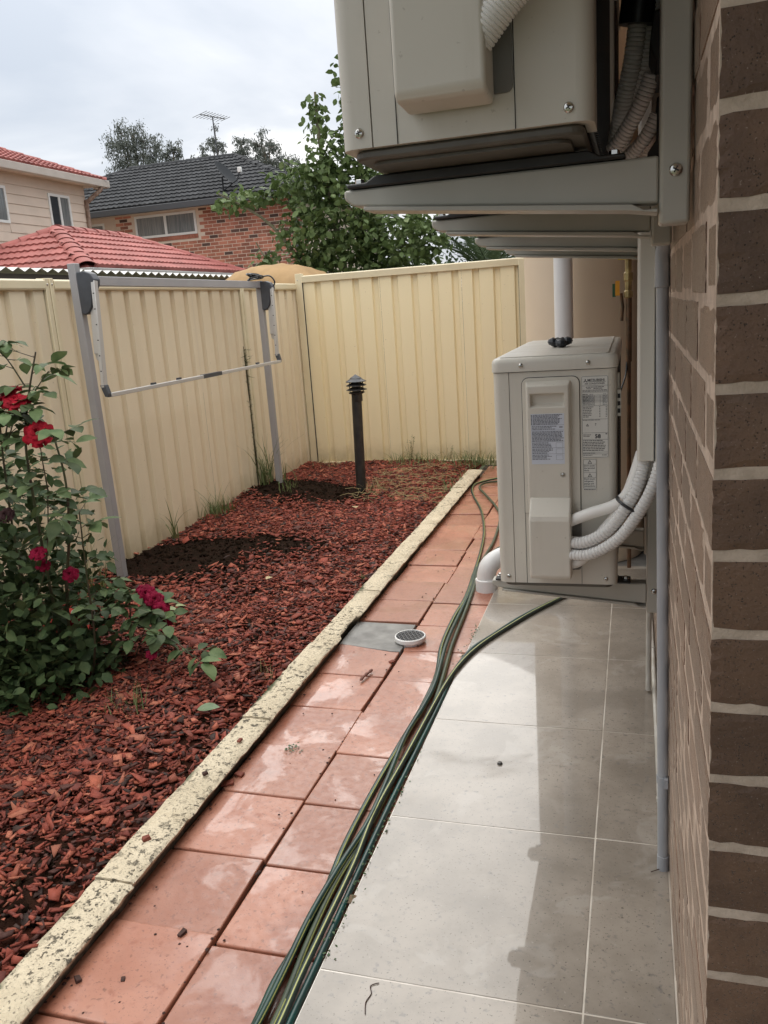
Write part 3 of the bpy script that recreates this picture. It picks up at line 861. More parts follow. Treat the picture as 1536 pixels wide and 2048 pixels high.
        for z in (.5180,.5110,.5075,.5040,.5005,.4970,.4935,.4840): line(.2276,.2911,z,.0005)
        for x in (.2450,.2580,.2720,.2790): line(x, x+.0005, .4840, .0270)
        for z in (.5130,.5085,.5050,.5015,.4980,.4945,.4905,.4865): words(.2290,.2440,z,.0014); words(.2460,.2570,z,.0013,1); words(.2800,.2890,z,.0012,1)
        for i in range(7): words(.2295,.2295+random.uniform(.015,.030),.4805-.0042*i,.0015); words(.2700,.2725,.4805-.0042*i,.0015); words(.2860,.2890,.4805-.0042*i,.0015)
        line(.2276,.2911,.4495,.0006); words(.2290,.2720,.4470,.0012)
        ink.add([(.2365,Y,.4320),(.2440,Y,.4320),(.24025,Y,.4385),(.2384,Y,.4332),(.2421,Y,.4332),(.24025,Y,.4365)], [(0,1,4,3),(1,2,5,4),(2,0,3,5)])
        words(.2590,.2625,.4380,.0014); words(.2590,.2625,.4340,.0018)
        line(.2276,.2911,.4145,.0006); words(.2295,.2490,.4090,.0014); words(.2300,.2470,.4055,.0014); words(.2850,.2900,.4105,.0020)
        text_into(ink, '58', .2660, Y, .4008, .0145, bold=.03, align='CENTER')
        line(.2276,.2911,.3970,.0006)
        for i in range(7): words(.2290,.2895-random.uniform(0,.012),.3935-.0042*i,.0017)
        for z in (.3640,.3595): line(.2276,.2911,z,.0005)
        words(.2290,.2600,.3612,.0013); words(.2290,.2520,.3560,.0013); words(.2760,.2890,.3560,.0013)
        ink.build('print', [M_ink, M_inkb], lb)
        # warning label
        lab = MB(); lab.box((.2285,-.0004,.264), (.2620,.0007,.346)); wl = lab.build('warning_label', M_label, ac)
        ink = MB()
        def frame(xa, za, xb, zb, t=.0006): line(xa,xb,za,t); line(xa,xb,zb-t,t); ink.add([(xa,Y,za),(xa+t,Y,za),(xa+t,Y,zb),(xa,Y,zb)],[(0,1,2,3)]); ink.add([(xb-t,Y,za),(xb,Y,za),(xb,Y,zb),(xb-t,Y,zb)],[(0,1,2,3)])
        frame(.2290,.2690,.2615,.3455); line(.2290,.2615,.3325,.0005); line(.2290,.2615,.3105,.0005); line(.2290,.2615,.2975,.0005)
        for zc_ in (.3345, .2995):
            a = [(-.0056,0),(.0056,0),(0,.0092)]; b = [(-.0038,.0010),(.0038,.0010),(0,.0073)]
            ink.add([(.24525+p,Y,zc_+q_) for p,q_ in a+b], [(0,1,4,3),(1,2,5,4),(2,0,3,5)])
            ink.box((.2449,Y-.0001,zc_+.003),(.2456,Y,zc_+.0062)); ink.box((.2449,Y-.0001,zc_+.0016),(.2456,Y,zc_+.0024))
        for i, s_ in enumerate(("Don't touch", 'the terminal', 'block.')): text_into(ink, s_, .2306, Y, .3270-.0062*i, .0056, bold=.012, sx=.98)
        for i, s_ in enumerate(("Don't touch", 'refrigerant', 'pipings and', 'connections.')): text_into(ink, s_, .2306, Y, .2920-.0063*i, .0056, bold=.012, sx=.98)
        words(.2300,.2600,.2648,.0016)
        ink.build('print', [M_ink, M_inkb], wl)
        # pale sticker on the handle cover
        Ys = yf - .0004
        lab = MB(); lab.box((.0990,Ys,.339), (.1835,yf+.002,.4705)); st = lab.build('sticker', M_sticker, hc)
        ink = MB(); Y = Ys - .0004
        z = .4665
        for i in range(8): line(.0995,.1025,z,.0020,1); words(.1045,.181-random.uniform(0,.014),z,.0022); z -= .0034
        line(.0995,.183,z+.0018,.0005); z -= .0025
        for i in range(3): words(.1010,.166-random.uniform(0,.02),z,.0020); z -= .0036
        line(.1710,.1795,.4340,.0028); line(.0995,.183,z+.0015,.0005); z -= .003
        for i in range(8): words(.1010,.182-random.uniform(0,.006),z,.0021); z -= .0034
        for b in range(3):
            line(.0995,.183,z+.0020,.0005); z0_ = z
            for i in range(4): words(.1010,.157-random.uniform(0,.02),z-.0018,.0020); z -= .0036
            frame(.1620, z+.0005, .1795, z0_-.0008, .0005); z -= .0016
        ink.build('print', [M_inkb, M_ink], st)
    ac.location = loc
    return ac

ACX = -.354
acU1 = make_ac('nearest wall mounted beige air conditioner, cut off by the top of the picture', (ACX-.004, 1.085, 1.662), 'beige outdoor air conditioner units')
acU2 = copy_tree(acU1); acU2.location = (ACX-.004, 2.13, 1.655)
acU2['label'] = 'upper air conditioner hidden behind the nearest wall mounted one'
acL = copy_tree(acU1); acL.location = (ACX, 2.19, .706)
acL['label'] = 'lower beige air conditioner with data labels and black lump on its lid'

# ------------------------------------------------------------------ wall brackets
def bracket(label, y, ztop, wx, up=.50):
    b = thing('wall_bracket', label, 'bracket', (wx, y, ztop), 'painted brackets carrying the air conditioners')
    t = -.395
    m_ = MB(); m_.prism([(t,ztop),(t,ztop-.012),(t+.012,ztop-.022),(t+.03,ztop-.024),(wx-.075,ztop-.056),(wx-.042,ztop-.058),(wx-.042,ztop)], 1, y-.0195, y+.0195)
    arm = m_.build('arm', M_bracket, b, bevel=.0035, seg=2)
    m_ = MB(); m_.prism([(t+.03,ztop-.0245),(wx-.075,ztop-.0565),(wx-.060,ztop-.0645),(wx-.043,ztop-.0645),(wx-.043,ztop-.070),(wx-.08,ztop-.064),(t+.03,ztop-.030)], 1, y-.027, y+.027); m_.build('bottom_flange', M_bracket, arm, bevel=.001, seg=1)
    m_ = MB(); m_.box((wx-.0415,y-.024,ztop-.085), (wx-.004,y+.024,ztop+up)); upn = m_.build('upright', M_bracket, b, bevel=.005, seg=3)
    put_screw(upn, wx-.022-root_loc(b).x, -.0242, -.020, 1.35)
    return b
def wallx(z): return .0905 + LEAN*z
bracket('bracket with tapered arm under the nearest end of the topmost air conditioner', 1.215, 1.6335, wallx(1.6)-.001)
bracket('second bracket arm from the camera under the nearest air conditioner', 1.768, 1.6335, wallx(1.6)-.001)
bracket('third bracket arm from the camera in the upper row', 2.262, 1.6265, wallx(1.6)-.001)
bracket('farthest bracket arm in the upper row, just above the fence top', 2.812, 1.6265, wallx(1.6)-.001)
bracket('bracket at wall carrying the near end of the lower air conditioner', 2.320, .6775, wallx(.7)-.006)
bracket('bracket arm carrying the far end of the lower air conditioner', 2.870, .6775, wallx(.7)-.006)

# ------------------------------------------------------------------ pipes, ducts and conduits on the wall
d = thing('pipe_duct', 'cream plastic duct on the wall with ribbed conduits leaving its lower end', 'duct', (.035, 2.14, 1.06))
m_ = MB(); m_.prism([(.008,2.105),(.014,2.098),(.047,2.098),(.047,2.17),(.008,2.17)], 2, 1.062, 2.44); m_.build('cover', M_duct, d, bevel=.002, seg=2)
m_ = MB(); m_.box((.0475,2.11,1.064), (.0505,2.17,2.44)); m_.build('backing', M_conduit, d)
m_ = MB(); m_.prism([(.051,2.060),(.054,2.056),(.0745,2.056),(.0745,2.12),(.051,2.12)], 2, 1.047, 1.58); m_.build('cover', M_duct, d, bevel=.002, seg=2)
gp = thing('grey_conduit_pipe', 'grey plastic conduit running down the wall from an elbow to the floor', 'conduit pipe', (.078, 1.98, 0))
m_ = MB(); m_.tube(catmull([(.0755,1.98,.022),(.0700,1.98,.5),(.0645,1.98,1.0),(.0590,1.98,1.50)], 5), .0135, 16); m_.build('pipe', M_conduit, gp, smooth=True)
m_ = MB(); m_.lathe([(.0125,.010),(.0152,.012),(.0152,.052),(.0136,.053)], (.0755,1.98,0), 16); m_.build('end_cap', M_conduit, gp, smooth=True)
m_ = MB(); m_.lathe([(.0137,1.47),(.0162,1.472),(.0162,1.52),(.0137,1.521)], (.0588,1.98,0), 16); m_.tube(catmull([(.0586,1.98,1.515),(.0590,1.978,1.545),(.066,1.965,1.57),(.068,1.94,1.60),(.068,1.93,1.66)], 6), .0155, 16)
m_.lathe([(.0157,1.585),(.0175,1.587),(.0175,1.64),(.0157,1.641)], (.068,1.932,0), 16); m_.build('elbow', M_conduit, gp, smooth=True)
m_ = MB(); m_.tube([(.068,1.93,1.64),(.068,1.93,2.44)], .0135, 16); m_.build('pipe', M_conduit, gp, smooth=True)
m_ = MB(); m_.tube([(.0722,1.98,.262),(.0720,1.98,.280)], .0152, 16); m_.box((.0745,1.955,.259), (.084,1.967,.283)); m_.build('saddle_clip', M_conduit, gp, smooth=True)
wp = thing('thin_conduit', 'thin off white conduit lying along the foot of the brick wall', 'conduit pipe', (.08, 3, 0))
m_ = MB(); m_.tube([(.0755,2.03,.0215),(.077,2.6,.0225),(.077,3.3,.0225),(.076,4.0,.0225)], .0085, 10); m_.build('pipe', M_whitec, wp, smooth=True)
for y in (2.28, 3.38): m_ = MB(); m_.tube([(.0765,y-.008,.0222),(.0765,y+.008,.0222)], .0112, 10); m_.build('clip', M_whitec, wp, smooth=True)
m_ = MB(); m_.tube([(.055,3.0,.02),(.055,3.0,.62)], .010, 10); tag(m_.build('drain_pipe', M_whitec, smooth=True), 'short white drain pipe standing behind the lower air conditioner bracket', 'pipe')

lp = thing('pipe_bundle', 'white and grey ribbed conduits curving from the lower air conditioner up into the duct', 'pipe bundle', (-.1, 2.12, .85))
def P4(*a): return [tuple(x) for x in a]
m_ = MB(); ribbed(m_, [(-.172,2.150,.842),(-.12,2.128,.846),(-.06,2.112,.885),(-.012,2.103,.955),(.016,2.115,1.015),(.028,2.132,1.075)], .0158); m_.build('ribbed_conduit', M_cgrey, lp, smooth=True)
m_ = MB(); ribbed(m_, [(-.172,2.142,.810),(-.11,2.118,.816),(-.04,2.098,.862),(.012,2.085,.935),(.044,2.080,1.0),(.062,2.088,1.06)], .0150); m_.build('ribbed_conduit', M_cgrey, lp, smooth=True)
m_ = MB(); m_.tube(catmull([(-.17,2.158,.890),(-.11,2.146,.917),(-.05,2.138,.940),(-.018,2.130,.968),(.0,2.135,1.01),(.02,2.15,1.075)], 8), .0150, 14); m_.build('insulated_pipe', M_cpipe, lp, smooth=True)
m_ = MB(); m_.tube(catmull([(-.17,2.165,.775),(-.13,2.150,.795),(-.08,2.150,.86),(-.03,2.140,.93),(.005,2.150,1.0),(.022,2.160,1.07)], 8), .0165, 14); m_.build('insulated_pipe', M_cpipe, lp, smooth=True)
m_ = MB(); m_.tube([(-.040+.036*math.cos(t)*.55+.012, 2.110+.034*math.sin(t), .938+.030*math.cos(t)) if False else
                    (-.006+.034*math.cos(t), 2.112+.032*math.sin(t), .945-.022*math.cos(t)) for t in [2*PI*k/20 for k in range(21)]], .0040, 6); m_.build('cable_tie', M_black, lp)
# pipes of the nearest upper unit
up = thing('pipe_bundle', 'thick white ribbed pipe rising from the valve cover of the nearest air conditioner', 'pipe', (-.15, 1.04, 1.78))
m_ = MB(); ribbed(m_, [(-.172,1.040,1.758),(-.130,1.036,1.800),(-.072,1.034,1.842),(-.012,1.05,1.905),(.02,1.10,2.0)], .0215, pitch=.005, depth=.08); m_.build('ribbed_pipe', M_cpipe, up, smooth=True)
ub = thing('pipe_bundle', 'bundle of ribbed pipes and black tape between the upper air conditioner and the wall', 'pipe bundle', (0, 1.6, 1.7))
for pts, r, m in (([(-.030,1.60,1.715),(-.018,1.56,1.765),(-.002,1.53,1.83),(.006,1.52,1.90),(.010,1.52,2.0)], .0150, M_cpipe),
                  ([(-.028,1.62,1.700),(-.008,1.58,1.745),(.012,1.55,1.80),(.022,1.54,1.88),(.026,1.53,2.0)], .0140, M_cpipe),
                  ([(-.034,1.50,1.690),(-.012,1.48,1.715),(.010,1.46,1.748),(.026,1.45,1.785)], .0125, M_cgrey),
                  ([(-.034,1.56,1.672),(-.004,1.55,1.690),(.020,1.53,1.712),(.036,1.52,1.74)], .0115, M_cgrey),
                  ([(.036,1.45,1.84),(.040,1.45,1.90),(.040,1.45,2.1)], .010, M_cgrey),
                  ([(.018,1.62,1.665),(.022,1.60,1.70),(.036,1.58,1.712),(.048,1.57,1.70)], .0135, M_cpipe)):
    m_ = MB(); ribbed(m_, pts, r, pitch=.006); m_.build('ribbed_pipe', m, ub, smooth=True)
m_ = MB(); m_.tube(catmull([(.004,1.515,1.872),(.010,1.51,1.92),(.016,1.51,2.0),(.02,1.51,2.3)], 6), [.029]*18+[.03], 16); m_.build('black_tape', M_black, ub, smooth=True)
m_ = MB(); m_.prism([(.030,1.770),(.056,1.770),(.056,1.862),(.026,1.856),(.021,1.812),(.030,1.79)], 1, 1.40, 1.52); m_.prism([(.022,1.640),(.056,1.640),(.056,1.762),(.034,1.762),(.034,1.70),(.020,1.680)], 1, 1.50, 1.60)
m_.build('isolator_bracket', M_rubber, ub, bevel=.002, seg=1)
m_ = MB()
random.seed(5)
for k in range(9):
    m_.lathe([(.002,-.012),(.012,-.008),(.016,0),(.012,.008),(.002,.012)], (-.205+random.uniform(-.022,.022), 2.52+random.uniform(-.02,.02), 1.333+random.uniform(0,.006)), 8)
tag(m_.build('putty_lump', mat('black_putty', (.028,.031,.038), rough=.45), smooth=True), 'black putty lump lying on the lid of the lower air conditioner', 'lump')

# ------------------------------------------------------------------ tank, downpipe, gas fittings
tk = thing('rain_tank', 'beige round ended rainwater tank standing beyond the lower air conditioner', 'water tank', (-.25, 5.3, 0))
def stad(r, x=-.262, y0=4.85, y1=6.6, n=18):
    return [(x+r*math.cos(PI+PI*i/n), y0+r*math.sin(PI+PI*i/n)) for i in range(n+1)] + [(x+r*math.cos(PI*i/n), y1+r*math.sin(PI*i/n)) for i in range(n+1)]
m_ = MB(); m_.rings([[(a,b,z) for a,b in stad(r)] for r, z in ((.315,.012),(.32,.03),(.32,.06),(.32,.8),(.32,1.5),(.32,2.12),(.32,2.16),(.315,2.19),(.30,2.215))]); m_.build('tank_body', M_tank, tk, smooth=True, angle=60)
m_ = MB(); m_.rings([[(a,b,z) for a,b in stad(r)] for r, z in ((.30,2.216),(.29,2.25),(.20,2.27))]); m_.build('tank_lid', M_tank, tk, smooth=True)
dp = thing('pvc_downpipe', 'white PVC downpipe in front of the beige tank ending in an elbow beside the hoses', 'downpipe', (-.33, 4.3, 0))
m_ = MB(); m_.tube([(-.334,4.34,.42),(-.334,4.34,2.43)], .046, 20); m_.build('pipe', M_pvc, dp, smooth=True)
m_ = MB(); m_.tube(catmull([(-.334,4.34,.42),(-.334,4.34,.30),(-.36,4.325,.21),(-.44,4.29,.172),(-.55,4.22,.172),(-.655,4.15,.172)], 8), .046, 20); m_.build('elbow_pipe', M_pvc, dp, smooth=True)
m_ = MB(); m_.tube(catmull([(-.600,4.185,.172),(-.665,4.14,.168),(-.715,4.105,.135),(-.733,4.10,.075),(-.733,4.10,.045)], 8), .049, 22); m_.build('elbow', M_pvc, dp, smooth=True)
m_ = MB(); m_.lathe([(.049,-.02),(.0575,-.018),(.0575,.062),(.054,.066),(.050,.066)], (-.733,4.10,0), 24); m_.build('socket', M_pvc, dp, smooth=True, angle=25)
GX = -.030
gs = thing('gas_valve', 'brass gas valve with copper pipes and yellow tag on the wall beyond the air conditioner', 'gas fitting', (.03+.030, 3.3, 1.3))
M_copper = mat('aged_copper', (.17,.095,.055), (.10,.07,.045), scale=30, rough=.45, metal=.7)
M_brass = mat('dull_brass', (.42,.33,.15), (.25,.19,.09), scale=30, rough=.4, metal=.7)
m_ = MB(); m_.tube([(.012,3.3,1.21),(.012,3.3,1.46)], .011, 12); m_.tube([(-.014,3.3,1.36),(-.010,3.3,1.41),(-.016,3.3,1.46)], .006, 10); m_.tube([(.012,3.3,1.21),(.014,3.3,.4)], .008, 10); m_.build('copper_pipe', M_copper, gs, smooth=True)
m_ = MB()
m_.lathe([(.010,1.44),(.016,1.445),(.016,1.465),(.012,1.47),(.013,1.50),(.017,1.505),(.017,1.53),(.012,1.535),(.012,1.58),(.018,1.585),(.018,1.62)], (.010,3.3,0), 8); m_.build('valve_body', M_brass, gs, smooth=True, angle=25)
M_yel = mat('yellow_tag', (.75,.55,.04), rough=.5); M_org = mat('orange_tag', (.80,.36,.03), rough=.5); M_grn = mat('dark_green_tag', (.02,.10,.05), rough=.5)
m_ = MB(); m_.box((-.026,3.275,1.578), (.022,3.278,1.606)); tg = m_.build('yellow_tag', M_yel, gs)
m_ = MB(); text_into(m_, 'GAS', -.022, 3.2745, 1.583, .022, bold=.02, sx=.9); m_.build('print', M_ink, tg)
m_ = MB(); m_.box((-.036,3.276,1.452), (-.020,3.279,1.505)); m_.build('orange_tag', M_org, gs); m_ = MB(); m_.box((-.046,3.280,1.448), (-.034,3.283,1.495)); m_.build('green_tag', M_grn, gs)
m_ = MB(); m_.tube(catmull([(.006,3.3,1.22),(.0,3.28,1.16),(-.02,3.2,1.1),(-.03,3.1,1.05)], 6), .0035, 8); m_.build('cable', M_black, gs)
gs.location.x = .03

# ------------------------------------------------------------------ fold-down clothesline on two ground posts
cl = thing('clothesline', 'folded down grey metal clothesline on two square posts in front of the left fence', 'clothesline', (-2.88, 5.2, 0))
PX = -2.875
for y, zt, ln in ((4.035, 1.812, -.018), (6.39, 1.742, -.006)):
    m_ = MB(); m_.bar((PX, y, -.05), (PX+ln, y, zt), .046, .046, up=(1,0,0)); m_.build('post', M_alu, cl, bevel=.003, seg=2)
m_ = MB(); m_.bar((PX-.018, 4.062, 1.722), (PX-.006, 6.363, 1.712), .045, .052); m_.build('crossbar', M_alu, cl, bevel=.003, seg=1)
for y, zt in ((4.035, 1.765), (6.39, 1.735)):
    xo = PX + .012
    poly = [(xo,zt),(xo+.05,zt+.002),(xo+.085,zt-.012),(xo+.106,zt-.045),(xo+.100,zt-.075),(xo+.082,zt-.105),(xo+.076,zt-.15),(xo+.066,zt-.185),(xo+.045,zt-.215),(xo+.02,zt-.225),(xo,zt-.215)]
    m_ = MB(); m_.prism(poly, 1, y-.030, y+.030); m_.build('hinge_bracket', M_dplast, cl, bevel=.006, seg=3)
    # hanging arm, punched for the lines, with its stay behind
    a0 = Vector((xo+.094, y-.012, zt-.05)); a1 = Vector((PX+.118, y-.075 if y < 5 else y-.06, 1.15))
    m_ = MB(); m_.bar(a0, a1, .034, .022, up=(1,0,0)); arm = m_.build('line_arm', M_alu2, cl, bevel=.002, seg=1)
    m_ = MB()
    for k in range(6):
        p = a0.lerp(a1, .12+.145*k); m_.lathe([(.0055,-.001),(.0055,.0006),(.002,.0008)], (p.x, p.y-.0165, p.z), 8, axis=1)
    m_.build('line_hole', M_dark, arm)
    b0 = a0 + Vector((-.036,.02,-.06)); b1 = a0.lerp(a1, .68) + Vector((-.036,.02,0))
    m_ = MB(); m_.bar(b0, b1, .024, .030, up=(1,0,0)); m_.build('stay', M_alu2, cl, bevel=.002, seg=1)
    m_ = MB(); m_.prism([(b1.x-.014,b1.z+.01),(b1.x+.016,b1.z+.01),(b1.x+.030,b1.z-.07),(b1.x+.012,b1.z-.045),(b1.x-.010,b1.z-.03)], 1, b1.y-.004, b1.y+.004); m_.build('hinge_plate', M_alu2, cl)
    m_ = MB(); m_.prism([(a1.x-.017,1.165),(a1.x+.016,1.165),(a1.x+.028,1.118),(a1.x+.026,1.098),(a1.x+.004,1.102)], 1, a1.y-.016, a1.y+.016); m_.build('corner_joint', M_dplast, cl, bevel=.002, seg=1)
bx = PX+.118+.018
m_ = MB(); m_.bar((bx, 3.972, 1.108), (bx, 6.325, 1.104), .026, .022); fbar = m_.build('front_bar', M_alu2, cl, bevel=.002, seg=1)
m_ = MB(); m_.bar((bx, 5.02, 1.107), (bx, 5.28, 1.1065), .030, .026); m_.build('dark_sleeve', M_dplast, fbar)
for y in (4.42, 4.72, 5.9): m_ = MB(); m_.box((bx-.008,y-.02,1.118), (bx+.008,y+.02,1.130)); m_.build('line_hook', M_dplast, fbar)
m_ = MB()
random.seed(3)
for k in range(6):
    c = Vector((PX+.0+random.uniform(-.01,.02), 6.29+random.uniform(-.02,.02), 1.758+.006*k)); a = .10+random.uniform(-.015,.02)
    m_.tube([c+Vector((.030*math.cos(t)+random.uniform(-.001,.001), a*math.sin(t), .012*math.sin(t*1+k))) for t in [2*PI*i/22 for i in range(23)]], .0055, 7)
m_.tube(catmull([(PX+.02,6.36,1.77),(PX+.09,6.39,1.775),(PX+.125,6.40,1.73),(PX+.11,6.40,1.69)], 6), .006, 8)
tag(m_.build('cable_coil', M_black, smooth=True), 'black rope coil tied on top of the farther clothesline post', 'rope')

# ------------------------------------------------------------------ bollard light
bl = thing('bollard_light', 'black louvred bollard garden light standing in the mulch', 'garden light', (-2.075, 6.24, 0))
lean = -.028
bxp, byp = -2.105, 6.24
m_ = MB(); m_.tube([(bxp,byp,-.05),(bxp+.012,byp,.40),(bxp+.022,byp,.79)], .0395, 20); m_.build('post', M_bollard, bl, smooth=True)
hx = bxp+.027
m_ = MB(); m_.lathe([(.041,.77),(.043,.775),(.043,.825),(.062,.834),(.063,.84),(.040,.846)], (hx,byp,0), 20); m_.build('collar', M_bollard, bl, smooth=True, angle=30)
for z in (.858, .892): m_ = MB(); m_.lathe([(.036,z+.020),(.040,z+.022),(.080,z+.004),(.081,z),(.078,z-.001),(.040,z+.012),(.036,z+.014)], (hx,byp,0), 24); m_.build('louvre', M_bollard, bl, smooth=True, angle=30)
m_ = MB(); m_.lathe([(.034,.83),(.034,.93)], (hx,byp,0), 12); m_.build('lamp_tube', mat('smoky_diffuser', (.10,.095,.085), rough=.3), bl, smooth=True)
for k in range(4):
    a = PI/4+k*PI/2; m_ = MB(); m_.tube([(hx+.058*math.cos(a),byp+.058*math.sin(a),.835),(hx+.058*math.cos(a),byp+.058*math.sin(a),.94)], .004, 6); m_.build('stay_rod', M_bollard, bl)
m_ = MB(); m_.lathe([(.081,.922),(.080,.927),(.052,.942),(.046,.948),(.044,.952),(.004,.978),(.001,.978)], (hx,byp,0), 24); m_.build('cap', mat('grey_bollard_cap', (.035,.037,.042), rough=.35), bl, smooth=True, angle=25)

# ------------------------------------------------------------------ floor drain
dr = thing('floor_drain', 'round white floor drain with black grate raised above the pavers', 'drain', (-.962, 3.385, 0))
m_ = MB(); m_.lathe([(.058,-.05),(.058,.010),(.0695,.011),(.071,.013),(.071,.028),(.068,.031),(.064,.031),(.063,.024)], (-.962,3.385,0), 36, cap=False); m_.build('rim', M_pvc, dr, smooth=True, angle=30)
m_ = MB(); m_.lathe([(.0575,.002),(.001,.002)], (-.962,3.385,0), 24); m_.build('sump', M_dark, dr)
m_ = MB()
for k in range(-4, 5):
    for a in (0, PI/3, 2*PI/3):
        off = k*.0165; hl = math.sqrt(max(.0, .0625**2-off**2))
        if hl < .01: continue
        c = Vector((-.962,3.385,.026)) + Vector((-math.sin(a), math.cos(a), 0))*off; dv = Vector((math.cos(a), math.sin(a), 0))*hl
        m_.bar(c-dv, c+dv, .0034, .005 + .0003*a)
m_.build('grate', mat('grey_black_grate', (.05,.052,.058), rough=.4), dr)

# ------------------------------------------------------------------ garden hoses
HOSE = {
'a': [(-0.769,1.303),(-0.777,1.415),(-0.776,1.532),(-0.773,1.709),(-0.775,1.918),(-0.771,2.169),(-0.765,2.475),(-0.756,2.753),(-0.775,3.034),(-0.808,3.337),(-0.822,3.667),(-0.818,3.948),(-0.842,4.306),(-0.88,4.777),(-0.937,5.226),(-1.048,5.76),(-1.19,6.233),(-1.245,6.499),(-1.23,6.686),(-1.094,6.86),(-.9,6.92),(-.75,6.9)],
'b': [(-0.738,1.311),(-0.739,1.41),(-0.741,1.557),(-0.738,1.756),(-0.730,1.986),(-0.727,2.307),(-0.720,2.625),(-0.728,2.949),(-0.762,3.343),(-0.780,3.738),(-0.800,4.062),(-0.835,4.485),(-0.833,4.94),(-0.858,5.353),(-0.891,5.619),(-0.971,5.909),(-1.10,6.232),(-1.18,6.462),(-1.16,6.62),(-1.02,6.70),(-.8,6.74)],
'c': [(-0.697,1.317),(-0.698,1.453),(-0.701,1.648),(-0.703,1.863),(-0.705,2.151),(-0.701,2.451),(-0.697,2.822),(-0.699,3.067),(-0.666,3.273),(-0.598,3.447),(-0.506,3.669),(-0.388,3.88),(-0.234,4.112),(-.1,4.3)],
'd': [(-0.756,1.306),(-0.763,1.448),(-0.766,1.627),(-0.757,1.821),(-0.745,2.017),(-0.742,2.259),(-0.746,2.512),(-0.743,2.735),(-0.746,2.946),(-0.785,3.342),(-0.802,3.737),(-0.812,4.062),(-0.84,4.45),(-.80,4.75),(-.72,4.95)],
'e': [(-0.717,1.314),(-0.719,1.428),(-0.722,1.593),(-0.722,1.829),(-0.722,2.071),(-0.719,2.383),(-0.713,2.7),(-0.710,2.95),(-0.690,3.142),(-0.637,3.325),(-0.556,3.528),(-0.447,3.766),(-0.302,4.016),(-.18,4.2)]}
M_hose = mat('dark_green_hose', (.018,.062,.048), (.022,.050,.044), scale=12, rough=.34)
M_hose2 = mat('teal_green_hose', (.012,.070,.062), (.02,.055,.05), scale=12, rough=.34)
M_hoseg = mat('grey_green_hose', (.050,.070,.060), (.035,.055,.048), scale=12, rough=.42)
M_hosed = mat('olive_dusty_hose', (.075,.095,.055), (.05,.07,.045), scale=10, rough=.5)
M_stripe = mat('yellow_hose_stripe', (.46,.48,.16), rough=.4)
for key, z0, mm, lab, st in (('a', .0085, M_hose, 'green hose with yellow stripe on the left of the bundle', ([1],1,.0)),
                         ('b', .0100, M_hosed, 'olive garden hose in the middle of the bundle with a far loop', ([1],1,.04)),
                         ('c', .0090, M_hose2, 'dark teal hose at the right of the bundle crossing the tiles', None),
                         ('d', .0225, M_hose, 'dark green hose lying on top of the left part of the bundle', ([2],1,.03)),
                         ('e', .0220, M_hoseg, 'grey green hose with pale stripe crossing the tiles beside the teal one', ([0],1,.0))):
    pts = []
    P = HOSE[key]
    P = [(P[0][0]+.02, .2), (P[0][0]+.012, .7), (P[0][0]+.004, 1.05)] + P
    for i, (x, y) in enumerate(P):
        z = z0
        if x > -.69: z += .013
        if key in 'de' and (y > 3.6 or x > -.66): z = .0085 + (.013 if x > -.69 else 0) + (.004 if key == 'd' else 0)
        if key == 'b' and y > 6.1: z = .020
        wv = .007*math.sin(y*4.1+ord(key)*1.7) + .004*math.sin(y*9.3+ord(key)*2.9)
        pts.append((x + (wv if y < 3.2 and key != 'c' else 0), y, z + random.uniform(0, .002)))
    m_ = MB(); m_.tube(catmull(pts, 7), .0088, 18, stripe=st)
    tag(m_.build('garden_hose', [mm, M_stripe], smooth=True), lab, 'hose', 'garden hoses along the path')

# ------------------------------------------------------------------ plants
def hair_curve(p0, p1, n=4, sag=0): return [Vector(p0).lerp(Vector(p1), i/n) + Vector((0,0,-sag*math.sin(PI*i/n))) for i in range(n+1)]
M_rleaf = mat('rose_leaf', (.070,.115,.045), (.125,.170,.075), scale=18, rough=.6, rnd=.40, trans=.18, spec=.25)
M_rleafd = mat('rose_leaf_shaded', (.045,.080,.032), (.085,.125,.050), scale=18, rough=.6, trans=.12, spec=.25)
M_rstem = mat('rose_cane', (.075,.085,.038), (.060,.045,.030), scale=15, rough=.6)
M_petal = mat('crimson_petal', (.38,.006,.022), (.22,.003,.012), scale=30, rough=.7, trans=.08, spec=.2)
M_petal2 = mat('magenta_petal', (.31,.006,.045), (.19,.003,.026), scale=30, rough=.7, trans=.08, spec=.2)
def leaf_mesh(mat_, seed, ln=1.0):
    r = random.Random(seed); m_ = MB()
    # ovate leaflet with folded midrib and toothed edge
    prof = [(0,.02),(.12,.17),(.3,.30),(.5,.33),(.7,.27),(.87,.14),(1,.0)]
    curl = r.uniform(-.45, -.05); fold = r.uniform(.05, .40)
    mid = [(t, 0, curl*t*t) for t, w in prof]; vs = mid[:]; fs = []
    for sgn in (1, -1):
        b = len(vs); vs += [(t - .02*(i % 2), sgn*w, curl*t*t + fold*w) for i, (t, w) in enumerate(prof)]
        for i in range(6): fs.append((i, i+1, b+i+1, b+i) if sgn > 0 else (i+1, i, b+i, b+i+1))
    m_.add([(x*ln, y*ln, z*ln) for x, y, z in vs], fs); o = m_.build('leaf', mat_, smooth=True, angle=60); me = o.data; bpy.data.objects.remove(o); return me
RL = [leaf_mesh(M_rleaf, k) for k in range(5)]
